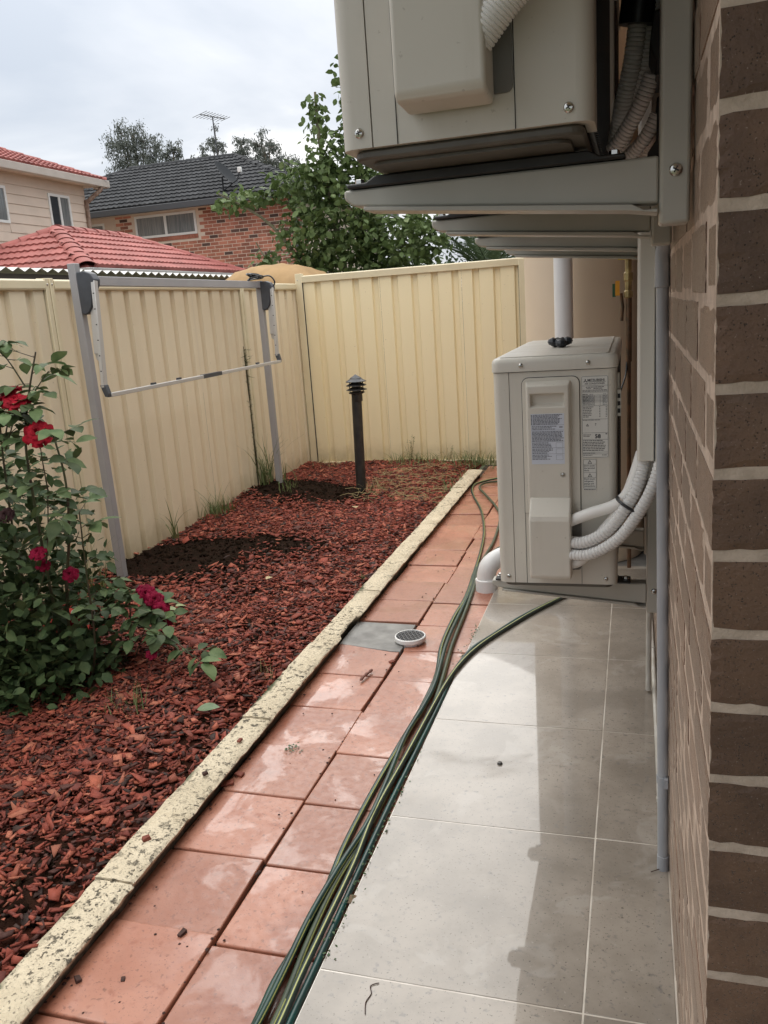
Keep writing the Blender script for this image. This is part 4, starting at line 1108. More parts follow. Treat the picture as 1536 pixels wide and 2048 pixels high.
def bloom(name, c, s, m, parent, seed, tilt=(0,0)):
    r = random.Random(seed); m_ = MB()
    Rm = Matrix.Rotation(tilt[0], 3, 'X') @ Matrix.Rotation(tilt[1], 3, 'Y')
    for lay, (n, rad, op, hgt) in enumerate(((3,.22,.1,.50),(4,.40,.35,.52),(5,.62,.75,.46),(6,.85,1.15,.34),(6,1.0,1.5,.20))):
        for k in range(n):
            a = 2*PI*k/n + lay*.7 + r.uniform(-.15,.15); w = (.5+.55*rad)*r.uniform(.85,1.1)
            grid = []
            for i in range(5):
                t = i/4; lift = hgt*math.sin(min(t*1.2,1)*PI/2)*1.2; out = rad*(.25+.75*t**(1.0+.4*op)) 
                if i == 4: lift -= .12*op; out += .12*op
                for j in range(5):
                    uu = (j-2)/2; ang = a + uu*w*(.55+.25*math.sin(t*PI))/max(rad,.35)*.75
                    rr = out*(1-.10*abs(uu)) + r.uniform(-.02,.02)
                    grid.append(Rm @ Vector((rr*math.cos(ang), rr*math.sin(ang), lift + r.uniform(-.03,.03) - .15*op*uu*uu*t))*s + Vector(c))
            m_.add(grid, [(i*5+j, i*5+j+1, i*5+5+j+1, i*5+5+j) for i in range(4) for j in range(4)])
    return m_.build(name, m, parent, smooth=True, angle=70)
def rose(label, base, stems, blooms, nleaf, seed, dens_low=0):
    r = random.Random(seed); rb = thing('rose_bush', label, 'rose bush', base)
    st = MB(); spots = []
    for pts, r0 in stems:
        c = catmull(pts, 6); n = len(c); r0 *= .62
        st.tube(c, [r0*(1-.6*i/n) for i in range(n)], 8)
        for i in range(2, n):
            if r.random() < .5:
                d = Vector((r.uniform(-1,1), r.uniform(-1,1), r.uniform(.1,.8))).normalized()
                st.tube([c[i], c[i]+d*.010], [.0016,.0003], 4)
        for i in range(int(n*.38), n): spots.append((c[i], (c[i]-c[i-1]).normalized(), i/n))
    twigs = MB(); cnt = 0
    r.shuffle(spots)
    k = 0
    while cnt < nleaf and k < 4000:
        p, t, f = spots[k % len(spots)]; k += 1
        a = r.uniform(0, 2*PI); d = Vector((math.cos(a), math.sin(a)*.8, r.uniform(-.15, .55))).normalized()
        ln = r.uniform(.06, .13); q = p + d*ln + Vector((0,0,-.012)); md = p.lerp(q, .55) + Vector((0,0,.008))
        twigs.tube([p, md, q], [.0017,.0013,.001], 5)
        side = d.cross(Vector((0,0,1))).normalized()
        sz = r.uniform(.050, .076)
        for bp, dv, s_ in ((q, d, 1.1), (q.lerp(md,.35), (side+d*.5), .95), (q.lerp(md,.35), (-side+d*.5), .95), (md, (side+d*.4), .8), (md, (-side+d*.4), .8)):
            if cnt >= nleaf or r.random() < .08: continue
            dv = (dv + Vector((r.uniform(-.2,.2), r.uniform(-.2,.2), r.uniform(-.45,.2)))).normalized()
            o = link('leaf', r.choice(RL), None, rb)
            zx = Vector((r.uniform(-.5,.5), r.uniform(-.5,.5), 1)); ya = zx.cross(dv).normalized(); za = dv.cross(ya)
            s2 = sz*s_*1.15
            mtx = Matrix((dv, ya, za)).transposed().to_4x4(); mtx = Matrix.Translation(bp-Vector(base)) @ mtx @ Matrix.Scale(s2, 4)
            o.matrix_local = mtx; cnt += 1
    st.build('cane', M_rstem, rb, smooth=True); twigs.build('leaf_stalks', M_rstem, rb, smooth=True)['kind'] = 'stuff'
    for i, (c, s_, m, tl) in enumerate(blooms): bloom('bloom', c, s_, m, rb, seed*10+i, tl)
    return rb
big = rose('tall rose bush with crimson blooms at the left edge', (-2.2, 2.72, .02),
  [([(-2.22,2.74,0),(-2.17,2.66,.5),(-2.13,2.61,1.02),(-2.06,2.58,1.22),(-1.99,2.58,1.40)], .011),
   ([(-2.20,2.74,0),(-2.10,2.66,.42),(-1.99,2.60,.72),(-1.945,2.57,.93),(-1.965,2.57,1.10)], .012),
   ([(-2.12,2.74,0),(-2.0,2.66,.25),(-1.965,2.63,.55),(-1.93,2.60,.80)], .009),
   ([(-2.28,2.72,0),(-2.26,2.62,.55),(-2.20,2.56,.95),(-2.17,2.55,1.18)], .010),
   ([(-2.36,2.74,0),(-2.40,2.66,.6),(-2.30,2.58,1.0),(-2.22,2.56,1.25)], .010),
   ([(-2.26,2.70,0),(-2.22,2.60,.35),(-2.08,2.56,.62),(-2.02,2.56,.9)], .008),
   ([(-2.06,2.58,1.22),(-1.98,2.55,1.28),(-1.92,2.54,1.33)], .005), ([(-2.17,2.55,1.05),(-2.10,2.53,1.15),(-2.06,2.52,1.215)], .005), ([(-2.16,2.55,1.1),(-2.12,2.55,1.2),(-2.105,2.55,1.245)], .005), ([(-2.02,2.56,.88),(-1.99,2.52,1.0),(-1.972,2.50,1.105)], .005),
   ([(-2.06,2.58,1.28),(-2.10,2.56,1.38),(-2.15,2.55,1.44)], .005)],
  [((-2.06,2.52,1.225), .046, M_petal, (.5,.2)), ((-2.105,2.55,1.255), .044, M_petal, (.4,-.3)), ((-1.972,2.50,1.115), .050, M_petal, (.9,.3)),
   ((-2.08,2.52,.66), .030, M_petal2, (.6,.2)), ((-2.10,2.56,.60), .026, M_petal2, (.6,.5)), ((-2.03,2.62,.545), .030, M_petal2, (.9,.3)), ((-2.22,2.55,.80), .030, mat('wilted_petal', (.05,.012,.015), rough=.7), (.8,.2))],
  290, 21)
# dense lower foliage of the tall bush, inner shade put into a darker leaf colour
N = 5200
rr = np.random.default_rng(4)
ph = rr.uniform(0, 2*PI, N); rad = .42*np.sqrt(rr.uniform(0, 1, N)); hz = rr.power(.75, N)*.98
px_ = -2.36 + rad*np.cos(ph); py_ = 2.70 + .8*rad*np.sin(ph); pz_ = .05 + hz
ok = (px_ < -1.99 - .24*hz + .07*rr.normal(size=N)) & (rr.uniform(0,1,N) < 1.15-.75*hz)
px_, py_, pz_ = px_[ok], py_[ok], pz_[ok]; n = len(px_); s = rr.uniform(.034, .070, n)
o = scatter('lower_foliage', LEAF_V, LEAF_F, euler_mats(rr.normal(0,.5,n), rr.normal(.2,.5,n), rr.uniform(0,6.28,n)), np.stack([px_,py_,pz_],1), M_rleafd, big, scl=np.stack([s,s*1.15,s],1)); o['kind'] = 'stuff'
lowrose = rose('low sprawling rose with a cluster of magenta blooms over the mulch', (-2.02, 2.90, .02),
  [([(-2.05,2.92,0),(-2.02,2.95,.16),(-2.05,3.02,.30),(-2.08,3.05,.33)], .007),
   ([(-2.05,2.88,0),(-1.95,2.84,.14),(-1.82,2.82,.22),(-1.70,2.80,.19),(-1.62,2.78,.14)], .006),
   ([(-2.02,2.92,0),(-1.93,2.92,.18),(-1.88,2.94,.26),(-1.84,2.95,.27)], .005), ([(-2.02,2.92,.08),(-1.98,2.96,.22),(-1.945,3.0,.315)], .005),
   ([(-2.10,2.85,0),(-2.12,2.76,.18),(-2.05,2.72,.30),(-1.98,2.72,.34)], .006),
   ([(-2.06,2.85,0),(-1.98,2.76,.12),(-1.90,2.72,.16)], .005)],
  [((-1.945,3.0,.325), .038, M_petal2, (.9,.2)), ((-1.895,2.98,.305), .037, M_petal2, (.9,.5)), ((-1.855,2.96,.270), .034, M_petal2, (1,.4)), ((-1.835,2.95,.225), .032, M_petal2, (1.1,.3)), ((-1.985,3.02,.33), .028, M_petal2, (.7,-.2)),
   ((-1.80,2.76,.150), .022, M_petal2, (.7,.3)), ((-2.10,2.70,.30), .022, M_petal, (.7,.2))],
  150, 33)

big.location.x -= .07
lowrose.location.x -= .10; lowrose.location.y += .02
# grasses and weeds
M_grass = mat('weed_grass', (.10,.15,.045), (.17,.19,.075), scale=9, rough=.6, trans=.15)
M_dry = mat('dry_grass', (.38,.30,.15), (.26,.21,.10), scale=20, rough=.8)
def blade(m_, p, h, lean, az, w=.005):
    d = Vector((math.cos(az), math.sin(az), 0)); sd = Vector((-d.y, d.x, 0)); n = 5; vs = []
    for i in range(n+1):
        t = i/n; c = Vector(p) + d*(lean*t*t) + Vector((0,0,h*(t - .25*lean/h*t*t*t)))
        ww = w*(1-t**1.5)
        vs += [c - sd*ww, c + sd*ww + Vector((0,0,-.001))]
    m_.add(vs, [(2*i, 2*i+1, 2*i+3, 2*i+2) for i in range(n)])
def tuft(label, x, y, n, h, sp=.05, m=None, w=.004, seed=1, name='grass_tuft'):
    r = random.Random(seed); m_ = MB(); zb = float(bed_z(np.array(x), np.array(y))) - .01
    for k in range(n):
        a = r.uniform(0, 2*PI); rr_ = sp*math.sqrt(r.random()); hh = h*r.uniform(.45, 1)
        blade(m_, (x+rr_*math.cos(a), y+rr_*math.sin(a), zb), hh, hh*r.uniform(.1,.7), r.uniform(0, 2*PI), w*r.uniform(.6,1.1))
    return tag(m_.build(name, m or M_grass, smooth=True), label, 'grass', 'grass tufts along the fences')
tuft('sparse three stemmed weed against the left fence nearest the first clothesline post', -3.0, 4.86, 9, .36, .03, w=.006, seed=2)
tuft('thick low grass clump at the middle of the left fence', -2.99, 5.55, 110, .17, .10, seed=3)
tuft('tall upright grass behind the thick clump at the left fence', -3.02, 5.40, 20, .36, .12, seed=4)
tuft('tall grass growing up the dark fence post between the clothesline posts', -3.0, 6.40, 34, .56, .06, w=.006, seed=5)
tuft('grass blades at the foot of the farther clothesline post', -2.92, 6.62, 16, .25, .12, seed=6)
tuft('bent grass tuft lying on dark soil beside the farther clothesline post', -2.68, 6.16, 30, .14, .10, seed=7)
tuft('dry straw grass in the corner where the two fences meet', -2.82, 7.42, 50, .14, .16, m=M_dry, w=.003, seed=8)
tuft('dry grass clump around the foot of the bollard light', -1.98, 6.22, 46, .17, .10, m=M_dry, w=.003, seed=9)
tuft('small green seedling weed on the mulch edge beside the cream edging', -1.44, 4.18, 14, .08, .025, seed=10)
tuft('dead grass clump on the mulch edge left of the cement patch', -1.50, 2.90, 26, .08, .07, m=M_dry, w=.002, seed=11)
tuft('long grass at the fence foot behind the rose bush', -2.86, 3.62, 46, .42, .14, seed=12, w=.004)
tuft('short grass among the low rose stems', -1.86, 2.50, 30, .14, .09, seed=14, w=.003)
m_ = MB(); r = random.Random(2)
for k in range(520):
    x = r.uniform(-2.2, -.95) if k > 170 else r.uniform(-1.75,-1.35); y = r.gauss(7.42, .10) if k > 170 else r.uniform(6.2, 7.3)
    h = r.uniform(.04, .16) if k > 170 else r.uniform(.03,.08)
    blade(m_, (x, y, .02), h, h*r.uniform(.2,1.1), r.uniform(0,2*PI), .004)
tag(m_.build('weeds', M_grass, smooth=True), 'green weeds along the foot of the far fence', 'weeds', kind='stuff')
m_ = MB()
for k in range(340):
    x = r.uniform(-2.1, -1.35); y = r.uniform(5.9, 7.3); a = r.uniform(0, 2*PI); l_ = r.uniform(.05,.16)
    z = float(bed_z(np.array(x), np.array(y))) + r.uniform(.015,.03)
    m_.tube([(x,y,z),(x+l_*.5*math.cos(a),y+l_*.5*math.sin(a),z+r.uniform(.0,.02)),(x+l_*math.cos(a),y+l_*math.sin(a),z)], .0019, 3)
tag(m_.build('dry_stalks', M_dry), 'dead grass stalks strewn over the far mulch', 'dry grass', kind='stuff')
def small_weed(label, x, y, h, seed, n=60):
    r = random.Random(seed); w_ = thing('weed', label, 'weed', (x, y, 0)); m_ = MB(); lv = MB()
    for k in range(7):
        a = r.uniform(0, 2*PI); tip = Vector((x+.05*math.cos(a), y+.03*math.sin(a), h*r.uniform(.5,1)))
        m_.tube(hair_curve((x,y,0), tip, 4, -.01), .0012, 4)
        for i in range(n//7):
            t = r.uniform(.25, 1); p = Vector((x,y,0)).lerp(tip, t); b = r.uniform(0, 2*PI); s_ = r.uniform(.008,.02)
            d_ = Vector((math.cos(b), math.sin(b), r.uniform(-.1,.5)))*s_; sd = Vector((-math.sin(b), math.cos(b), 0))*s_*.35
            lv.add([p, p+d_*.5+sd, p+d_, p+d_*.5-sd], [(0,1,2,3)])
    m_.build('stem', M_dry, w_); lv.build('foliage', M_grass, w_)['kind'] = 'stuff'
small_weed('feathery weed leaning on the far fence right of the bollard light', -2.02, 7.52, .30, 3, 110)
small_weed('small yellow weed against the far fence near its middle', -1.66, 7.53, .20, 4, 60)
small_weed('thin weed standing against the far fence near the air conditioner', -1.16, 7.53, .28, 6, 40)
m_ = MB(); r = random.Random(9)
for k in range(260):
    x = r.gauss(-.690, .010); y = r.choice((r.uniform(1.85, 2.45), r.uniform(3.2,3.6), r.uniform(1.5,1.9))); s_ = r.uniform(.004,.011); b = r.uniform(0, 2*PI); p = Vector((x,y,r.uniform(.0,.022)))
    d_ = Vector((math.cos(b), math.sin(b), r.uniform(0,.6)))*s_; sd = Vector((-math.sin(b), math.cos(b), 0))*s_*.4
    m_.add([p, p+d_*.5+sd, p+d_, p+d_*.5-sd], [(0,1,2,3)])
tag(m_.build('joint_weeds', mat('small_weed_leaf', (.05,.095,.03), rough=.6)), 'tiny weeds growing in the joint between pavers and tiles', 'weeds', kind='stuff')

# ------------------------------------------------------------------ litter on the path and beds
def chip(label, x, y, z, s, seed, m, name='bark_chip', cat='bark chip', ang=None):
    r = random.Random(seed); m_ = MB(); a = r.uniform(0, PI) if ang is None else ang; d = Vector((math.cos(a), math.sin(a), 0))
    p = Vector((x,y,z+s[2]/2)); m_.bar(p-d*s[0]/2, p+d*s[0]/2 + Vector((0,0,r.uniform(0,.004))), s[1], s[2]); return tag(m_.build(name, m, bevel=.0012, seg=1, jitter=.0022), label, cat, 'loose chips')
M_ch1 = mat('loose_red_bark', (.22,.06,.035), (.15,.035,.022), scale=50, rough=.75)
M_ch2 = mat('loose_dark_bark', (.07,.03,.022), (.045,.022,.017), scale=50, rough=.8)
chip('reddish bark chip on the paver corner beside the edging crack', -1.262, 2.160, .0, (.040,.024,.008), 1, M_ch1)
chip('second bark chip leaning on the edging beside the first one', -1.245, 2.215, .0, (.026,.020,.010), 2, M_ch1)
chip('rounded bark chip on the cream edging top near the crack', -1.32, 1.78, .053, (.022,.016,.009), 3, M_ch1)
chip('dark square chip on a paver joint in the foreground', -1.066, 1.519, .0, (.022,.012,.010), 4, M_ch2, ang=1.3)
chip('small brown chip on the nearest whole paver', -1.13, 1.36, .0, (.012,.007,.005), 5, M_ch2)
chip('brown chip on the foreground paver beside the edging', -1.235, 1.335, .0, (.018,.012,.009), 6, M_ch2)
chip('flat reddish chip on the paver just below the drain', -.985, 3.16, .0, (.028,.020,.005), 7, M_ch1)
chip('brown chip on the cream edging half way along', -1.315, 2.12, .053, (.016,.011,.008), 8, M_ch2)
chip('chip on the cream edging in the middle of the foreground', -1.30, 2.34, .053, (.020,.013,.008), 9, M_ch1)
m_ = MB(); m_.tube(catmull([(-1.062,2.955,.008),(-1.056,2.995,.010),(-1.048,3.03,.009),(-1.040,3.05,.012)], 5), [.0035,.006,.0075,.006,.0055]*3+[.004], 7); tag(m_.build('dead_twig', mat('reddish_dead_twig', (.22,.10,.075), rough=.7), smooth=True), 'curled reddish dead twig on the paver before the cement patch', 'twig')
m_ = MB(); m_.tube(catmull([(-.545,1.375,.0145),(-.553,1.405,.0145),(-.548,1.43,.0145),(-.556,1.45,.0145),(-.540,1.462,.0145)], 4), .0011, 5); tag(m_.build('twig', M_ch2), 'thin forked twig lying on the nearest wet tile', 'twig')
m_ = MB(); m_.tube([(.045,1.955,.016),(.066,1.965,.020)], .0012, 5); tag(m_.build('twig', M_ch2), 'short dark twig below the end of the grey conduit', 'twig')
m_ = MB(); m_.lathe([(.002,.012),(.009,.014),(.007,.019),(.002,.020)], (-.412,2.41,0), 9); tag(m_.build('pebble', mat('dark_pebble', (.06,.055,.05), rough=.4), smooth=True), 'dark pebble sitting on the wet tile', 'pebble')
def leaf_on(label, x, y, z, s, rz, m, tilt=.1):
    o = link('fallen_leaf', leaf_mesh(m, int(abs(x)*1000))); o.location = (x,y,z); o.rotation_euler = (tilt, -.1, rz); o.scale = (s,s,s); return tag(o, label, 'leaf', 'fallen leaves')
M_gl = mat('green_fallen_leaf', (.10,.16,.07), (.14,.20,.10), scale=40, rough=.5)
leaf_on('large green fallen leaf on the mulch beside the edging', -1.56, 2.52, .062, .085, .3, M_gl)
leaf_on('pale green fallen leaf on the mulch beyond the low rose', -2.27, 3.50, .065, .06, .2, M_leafpale)
leaf_on('second pale green leaf beside the first one on the mulch', -2.23, 3.53, .068, .06, 1.0, M_leafpale)
leaf_on('yellowish dry leaf on the far mulch in front of the bollard', -1.94, 5.60, .068, .07, 2.0, mat('straw_leaf', (.45,.36,.2), rough=.7))
leaf_on('pale curled leaf on the middle of the mulch bed', -1.93, 3.98, .068, .05, 1.2, mat('straw_leaf', (.45,.36,.2), rough=.7))
leaf_on('brown leaf at the tile edge beside the hoses', -.705, 1.70, .012, .045, .5, mat('brown_leaf', (.16,.10,.05), rough=.7))
m_ = MB()
for k in range(26):
    r = random.Random(k); x = -1.134+r.gauss(0,.014); y = 2.402+r.gauss(0,.012); b = r.uniform(0,6.28); s_ = .012; p = Vector((x,y,.004+r.uniform(0,.008))); d_ = Vector((math.cos(b),math.sin(b),.2))*s_; sd = Vector((-math.sin(b),math.cos(b),0))*s_*.3
    m_.add([p, p+d_*.5+sd, p+d_, p+d_*.5-sd], [(0,1,2,3)])
tag(m_.build('weed_sprig', mat('small_weed_leaf', (.05,.095,.03))), 'green weed sprig dropped on a paver in mid path', 'weed')
m_ = MB(); r = random.Random(31)
for k in range(240):
    x = r.choice((r.uniform(-1.27,-.70), r.gauss(-1.262,.010), r.gauss(-.978,.006))); y = 1.2 + 6*r.random()**1.5; s_ = r.uniform(.0015,.006)
    m_.lathe([(s_*.4,0),(s_,s_*.4),(s_*.3,s_*.9)], (x, y, .001), 5)
tag(m_.build('path_grit', M_ch2), 'dark crumbs of soil and bark scattered over the red pavers', 'grit', kind='stuff')
pk = MB(); rs = np.random.default_rng(3)
gx, gy = 8, 6
vs = [(-2.80+.26*i/(gx-1)+rs.normal(0,.005), 3.22+.16*j/(gy-1)+rs.normal(0,.005), .05+.07*abs(math.sin(i*.9+j*.6))*math.sin(PI*j/(gy-1))+rs.uniform(0,.015)) for j in range(gy) for i in range(gx)]
pk.add(vs, [(j*gx+i, j*gx+i+1, (j+1)*gx+i+1, (j+1)*gx+i) for j in range(gy-1) for i in range(gx-1)])
for k in range(len(pk.mi)): pk.mi[k] = 1 if k % gx in (3,) else (2 if k % 11 == 4 else 0)
tag(pk.build('plastic_packet', [mat('red_plastic', (.42,.04,.03), rough=.3), mat('white_plastic', (.6,.58,.5), rough=.3), mat('yellow_plastic', (.55,.40,.06), rough=.3)], smooth=True), 'crumpled red plastic packet half hidden under the rose leaves', 'packet')

# ------------------------------------------------------------------ neighbouring houses
def tile_mesh(m):
    m_ = MB(); n = 8; top = []; 
    for i in range(n+1):
        u_ = -.152 + .304*i/n; h = .016 + .020*(.5-.5*math.cos(2*PI*2*i/n))
        top.append((u_, h))
    vs = []
    for v_, lift in ((-.02, .034), (.345, 0)):
        vs += [(u_, v_, h+lift) for u_, h in top]
    vs += [(u_, -.015, -.01) for u_, h in top]
    k = n+1
    fs = [(i, i+1, k+i+1, k+i) for i in range(n)] + [(2*k+i, 2*k+i+1, i+1, i) for i in range(n)]
    m_.add(vs, fs); o = m_.build('roof_tile', m, smooth=True, angle=40); me = o.data; bpy.data.objects.remove(o); return me
def pt_in(poly, x, y):
    c = False; n = len(poly)
    for i in range(n):
        x1, y1 = poly[i]; x2, y2 = poly[(i+1) % n]
        if (y1 > y) != (y2 > y) and x < (x2-x1)*(y-y1)/(y2-y1)+x1: c = not c
    return c
def roof_face(parent, me, m, O, U, S, poly, single=lambda x, y: True, under=True):
    """O eave start, U along the eave, S up the slope, poly in (u, s)"""
    O = Vector(O); U = Vector(U).normalized(); S = Vector(S).normalized(); Nn = U.cross(S).normalized()
    if Nn.z < 0: Nn = -Nn
    base = root_loc(parent)
    q_ = MB(); vs = [O+U*a+S*b for a, b in poly]; q_.add(vs + [p_-Nn*.06 for p_ in vs], [tuple(range(len(poly))), tuple(range(2*len(poly)-1, len(poly)-1, -1))] + [(i, (i+1) % len(poly), len(poly)+(i+1) % len(poly), len(poly)+i) for i in range(len(poly))])
    if under: q_.build('roof_deck', m, parent)
    um = max(p_[0] for p_ in poly); sm = max(p_[1] for p_ in poly); rest = []
    r = 0
    while r*.32 < sm:
        cidx = 0
        while cidx*.30 < um + .3:
            uu = cidx*.30 + (.15 if r % 2 else 0); ss = r*.32
            if pt_in(poly, uu, ss+.10) or pt_in(poly, uu, ss+.25):
                p_ = O + U*uu + S*ss
                M3 = Matrix((U, S, Nn)).transposed()
                if single(uu, ss): 
                    o = link('roof_tile', me, None, parent); o.matrix_local = Matrix.Translation(p_-base) @ M3.to_4x4()
                else: rest.append((p_, M3))
            cidx += 1
        r += 1
    if rest:
        tv = np.array([v_.co[:] for v_ in me.vertices]); tf = [tuple(p_.vertices) for p_ in me.polygons]
        o = scatter('roof_tiles', tv, tf, np.array([np.array(a[1]) for a in rest]), np.array([a[0][:] for a in rest]), m, parent); o['kind'] = 'stuff'
def caps(parent, m, a, b, r=.11, step=.36):
    a = Vector(a); b = Vector(b); n = max(1, int((b-a).length/step)); base = root_loc(parent)
    d = (b-a).normalized(); sd = d.cross(Vector((0,0,1))).normalized(); up_ = sd.cross(d)
    m_ = MB(); L_c = (b-a).length/n; vs = []
    for t, rr_ in ((0, r*1.12), (L_c*1.06, r*.92)):
        for k in range(9):
            g_ = PI*k/8; vs.append(Vector((rr_*1.25*math.cos(g_), t, rr_*.75*math.sin(g_)-.02)))
    vs += [v_*.9 for v_ in vs[:9]]
    m_.add(vs, [(k, k+1, 10+k, 9+k) for k in range(8)] + [(18+k, 19+k, k+1, k) for k in range(8)]); o = m_.build('ridge_cap', m, smooth=True, angle=50); me = o.data; bpy.data.objects.remove(o)
    M3 = Matrix((sd, d, up_)).transposed().to_4x4()
    for i in range(n):
        o = link('ridge_cap', me, None, parent); o.matrix_local = Matrix.Translation(a.lerp(b, i/n)-base) @ M3
def quadbox(m_, O, U, V, N_, a, b, c, d, t0, t1):
    """box on a wall: u from a to b, v from c to d, depth t0..t1 along N_"""
    O, U, V, N_ = Vector(O), Vector(U), Vector(V), Vector(N_)
    vs = [O+U*x+V*y+N_*z for z in (t0, t1) for x, y in ((a,c),(b,c),(b,d),(a,d))]
    m_.add(vs, [(3,2,1,0),(4,5,6,7),(0,1,5,4),(1,2,6,5),(2,3,7,6),(3,0,4,7)])
M_glass = mat('dark_window_glass', (.035,.04,.045), rough=.06, spec=.8)
M_glassg = mat('curtained_window_glass', (.20,.21,.21), (.13,.14,.14), scale=9, rough=.12, spec=.7, stretch=(6,6,.2))
M_white = mat('white_window_frame', (.72,.72,.70), rough=.4)
def window(parent, O, U, V, N_, a, b, c, d, panes, gm, curtains=False):
    O = Vector(O)
    m_ = MB(); t = .055
    quadbox(m_, O,U,V,N_, a,b,c,c+t,-.06,.030); quadbox(m_, O,U,V,N_, a,b,d-t,d,-.06,.030); quadbox(m_, O,U,V,N_, a,a+t,c+t,d-t,-.06,.0305); quadbox(m_, O,U,V,N_, b-t,b,c+t,d-t,-.06,.0305)
    for k in range(1, panes): x = a+(b-a)*k/panes; quadbox(m_, O,U,V,N_, x-t*.6,x+t*.6,c+t,d-t,-.06,.028)
    w_ = m_.build('window', M_white, parent)
    for k in range(panes):
        x0 = a+(b-a)*k/panes + (t if k == 0 else t*.6); x1 = a+(b-a)*(k+1)/panes - (t if k == panes-1 else t*.6)
        m_ = MB(); quadbox(m_, O,U,V,N_, x0,x1,c+t,d-t,.004,.010); m_.build('pane', gm[k % len(gm)], w_)
    return w_
def boards(parent, O, U, V, N_, a, b, c, d, m, holes=(), h=.20):
    z = c
    while z < d - .01:
        zt = min(z+h, d); segs = [(a, b)]
        for ha, hb, hc, hd in holes:
            if hc < zt-.001 and hd > z+.001:
                new = []
                for s0, s1 in segs:
                    if hb <= s0 or ha >= s1: new.append((s0, s1)); continue
                    if hc <= z+.001 and hd >= zt-.001:
                        if ha > s0: new.append((s0, ha))
                        if hb < s1: new.append((hb, s1))
                    else:
                        if ha > s0: new.append((s0, ha))
                        if hb < s1: new.append((hb, s1))
                        m_ = MB()
                        if hc > z: quadbox(m_, O,U,V,N_, ha,hb,z,hc,0,.012)
                        if hd < zt: quadbox(m_, O,U,V,N_, ha,hb,hd,zt,0,.012)
                        if m_.f: m_.build('weatherboard', m, parent)
                segs = new
        for s0, s1 in segs:
            O_, U_, V_, N__ = Vector(O), Vector(U), Vector(V), Vector(N_)
            m_ = MB(); vs = [O_+U_*x+V_*y+N__*z_ for x in (s0, s1) for y, z_ in ((z,0),(z,.026),(zt-.004,.010),(zt-.004,0))]
            m_.add(vs, [(0,1,2,3),(7,6,5,4),(0,4,5,1),(1,5,6,2),(2,6,7,3)]); m_.build('weatherboard', m, parent)
        z += h

# --- red brick house with charcoal roof
M_rtile = mat('charcoal_roof_tile', (.040,.042,.045), (.055,.057,.061), scale=5, rough=.85, rnd=.16, spec=.15)
M_rbrick = mat('red_house_brick', (.43,.175,.115), (.33,.125,.082), scale=3, rough=.85, rnd=.30)
M_rbrickd = mat('dark_house_brick', (.11,.065,.052), rough=.85, rnd=.2)
M_hmortar = mat('pale_house_mortar', (.66,.55,.45), rough=.95)
M_cream = mat('cream_weatherboard', (.66,.545,.45), (.62,.51,.42), scale=2, rough=.6)
M_char = mat('charcoal_gutter', (.06,.064,.07), rough=.45)
HY = 20.0
bh = thing('brick_house', 'two storey red brick house with charcoal tiled roof beyond the fence', 'house', (-12, HY, -.12))
m_ = MB(); m_.box((-17.2,HY-.002,-.12), (-7.67,27,4.28)); m_.build('mortar', M_hmortar, bh)
Bm = []
for mm in (M_rbrick, M_rbrickd):
    q_ = MB(); q_.box((0,-.006,.001), (.226,.05,.073)); o = q_.build('brick', mm, bevel=.002, seg=1); Bm.append(o.data); bpy.data.objects.remove(o)
Bh = []
for mm in (M_rbrick, M_rbrickd):
    q_ = MB(); q_.box((0,-.006,0), (.11,.05,.076)); o = q_.build('brick', mm); Bh.append(o.data); bpy.data.objects.remove(o)
WX0, WX1, WZ0, WZ1 = -12.30, -10.55, 3.60, 4.20
rb_ = random.Random(8); rest = MB(); restd = MB(); cnt = 0
zc = 4.135; k = 0
while zc > -.05:
    x = -12.87 + (.12 if k % 2 else 0)
    if k % 2: pass
    while x < -7.69:
        wid = .23
        if x + wid > -7.67: wid = .11
        if not (x+wid > WX0-.01 and x < WX1+.01 and zc+.076 > WZ0-.10 and zc < WZ1+.12):
            dk = rb_.random() < .14
            vis = zc > 2.0 and cnt < 300 and x < -7.9 and (zc > 2.5 or x > -11.6) and zc < 4.15
            if vis and wid > .2 and not (zc < 2.62 and x < -10.2):
                o = link('brick', Bm[1 if dk else 0], None, bh); o.location = Vector((x, HY, zc)) - bh.location; cnt += 1
            else: (restd if dk else rest).box((x,HY-.006,zc), (x+wid,HY+.05,zc+.076))
        x += .24
    zc -= .086; k += 1
o = rest.build('brickwork', M_rbrick, bh); o['kind'] = 'stuff'; o = restd.build('dark_brickwork', M_rbrickd, bh); o['kind'] = 'stuff'
m_ = MB()
xx = WX0 - .04
while xx < WX1: m_.box((xx,HY-.02,WZ0-.105), (xx+.076,HY+.05,WZ0-.002)); xx += .086
m_.build('brick_sill', M_rbrick, bh)
m_ = MB(); m_.box((WX0-.02,HY-.010,4.16), (WX1+.02,HY+.002,4.275)); m_.build('lintel_panel', M_cream, bh)
window(bh, (0,HY,0), (1,0,0), (0,0,1), (0,-1,0), WX0, WX1, WZ0, 4.155, 2, (M_glassg, M_glassg))
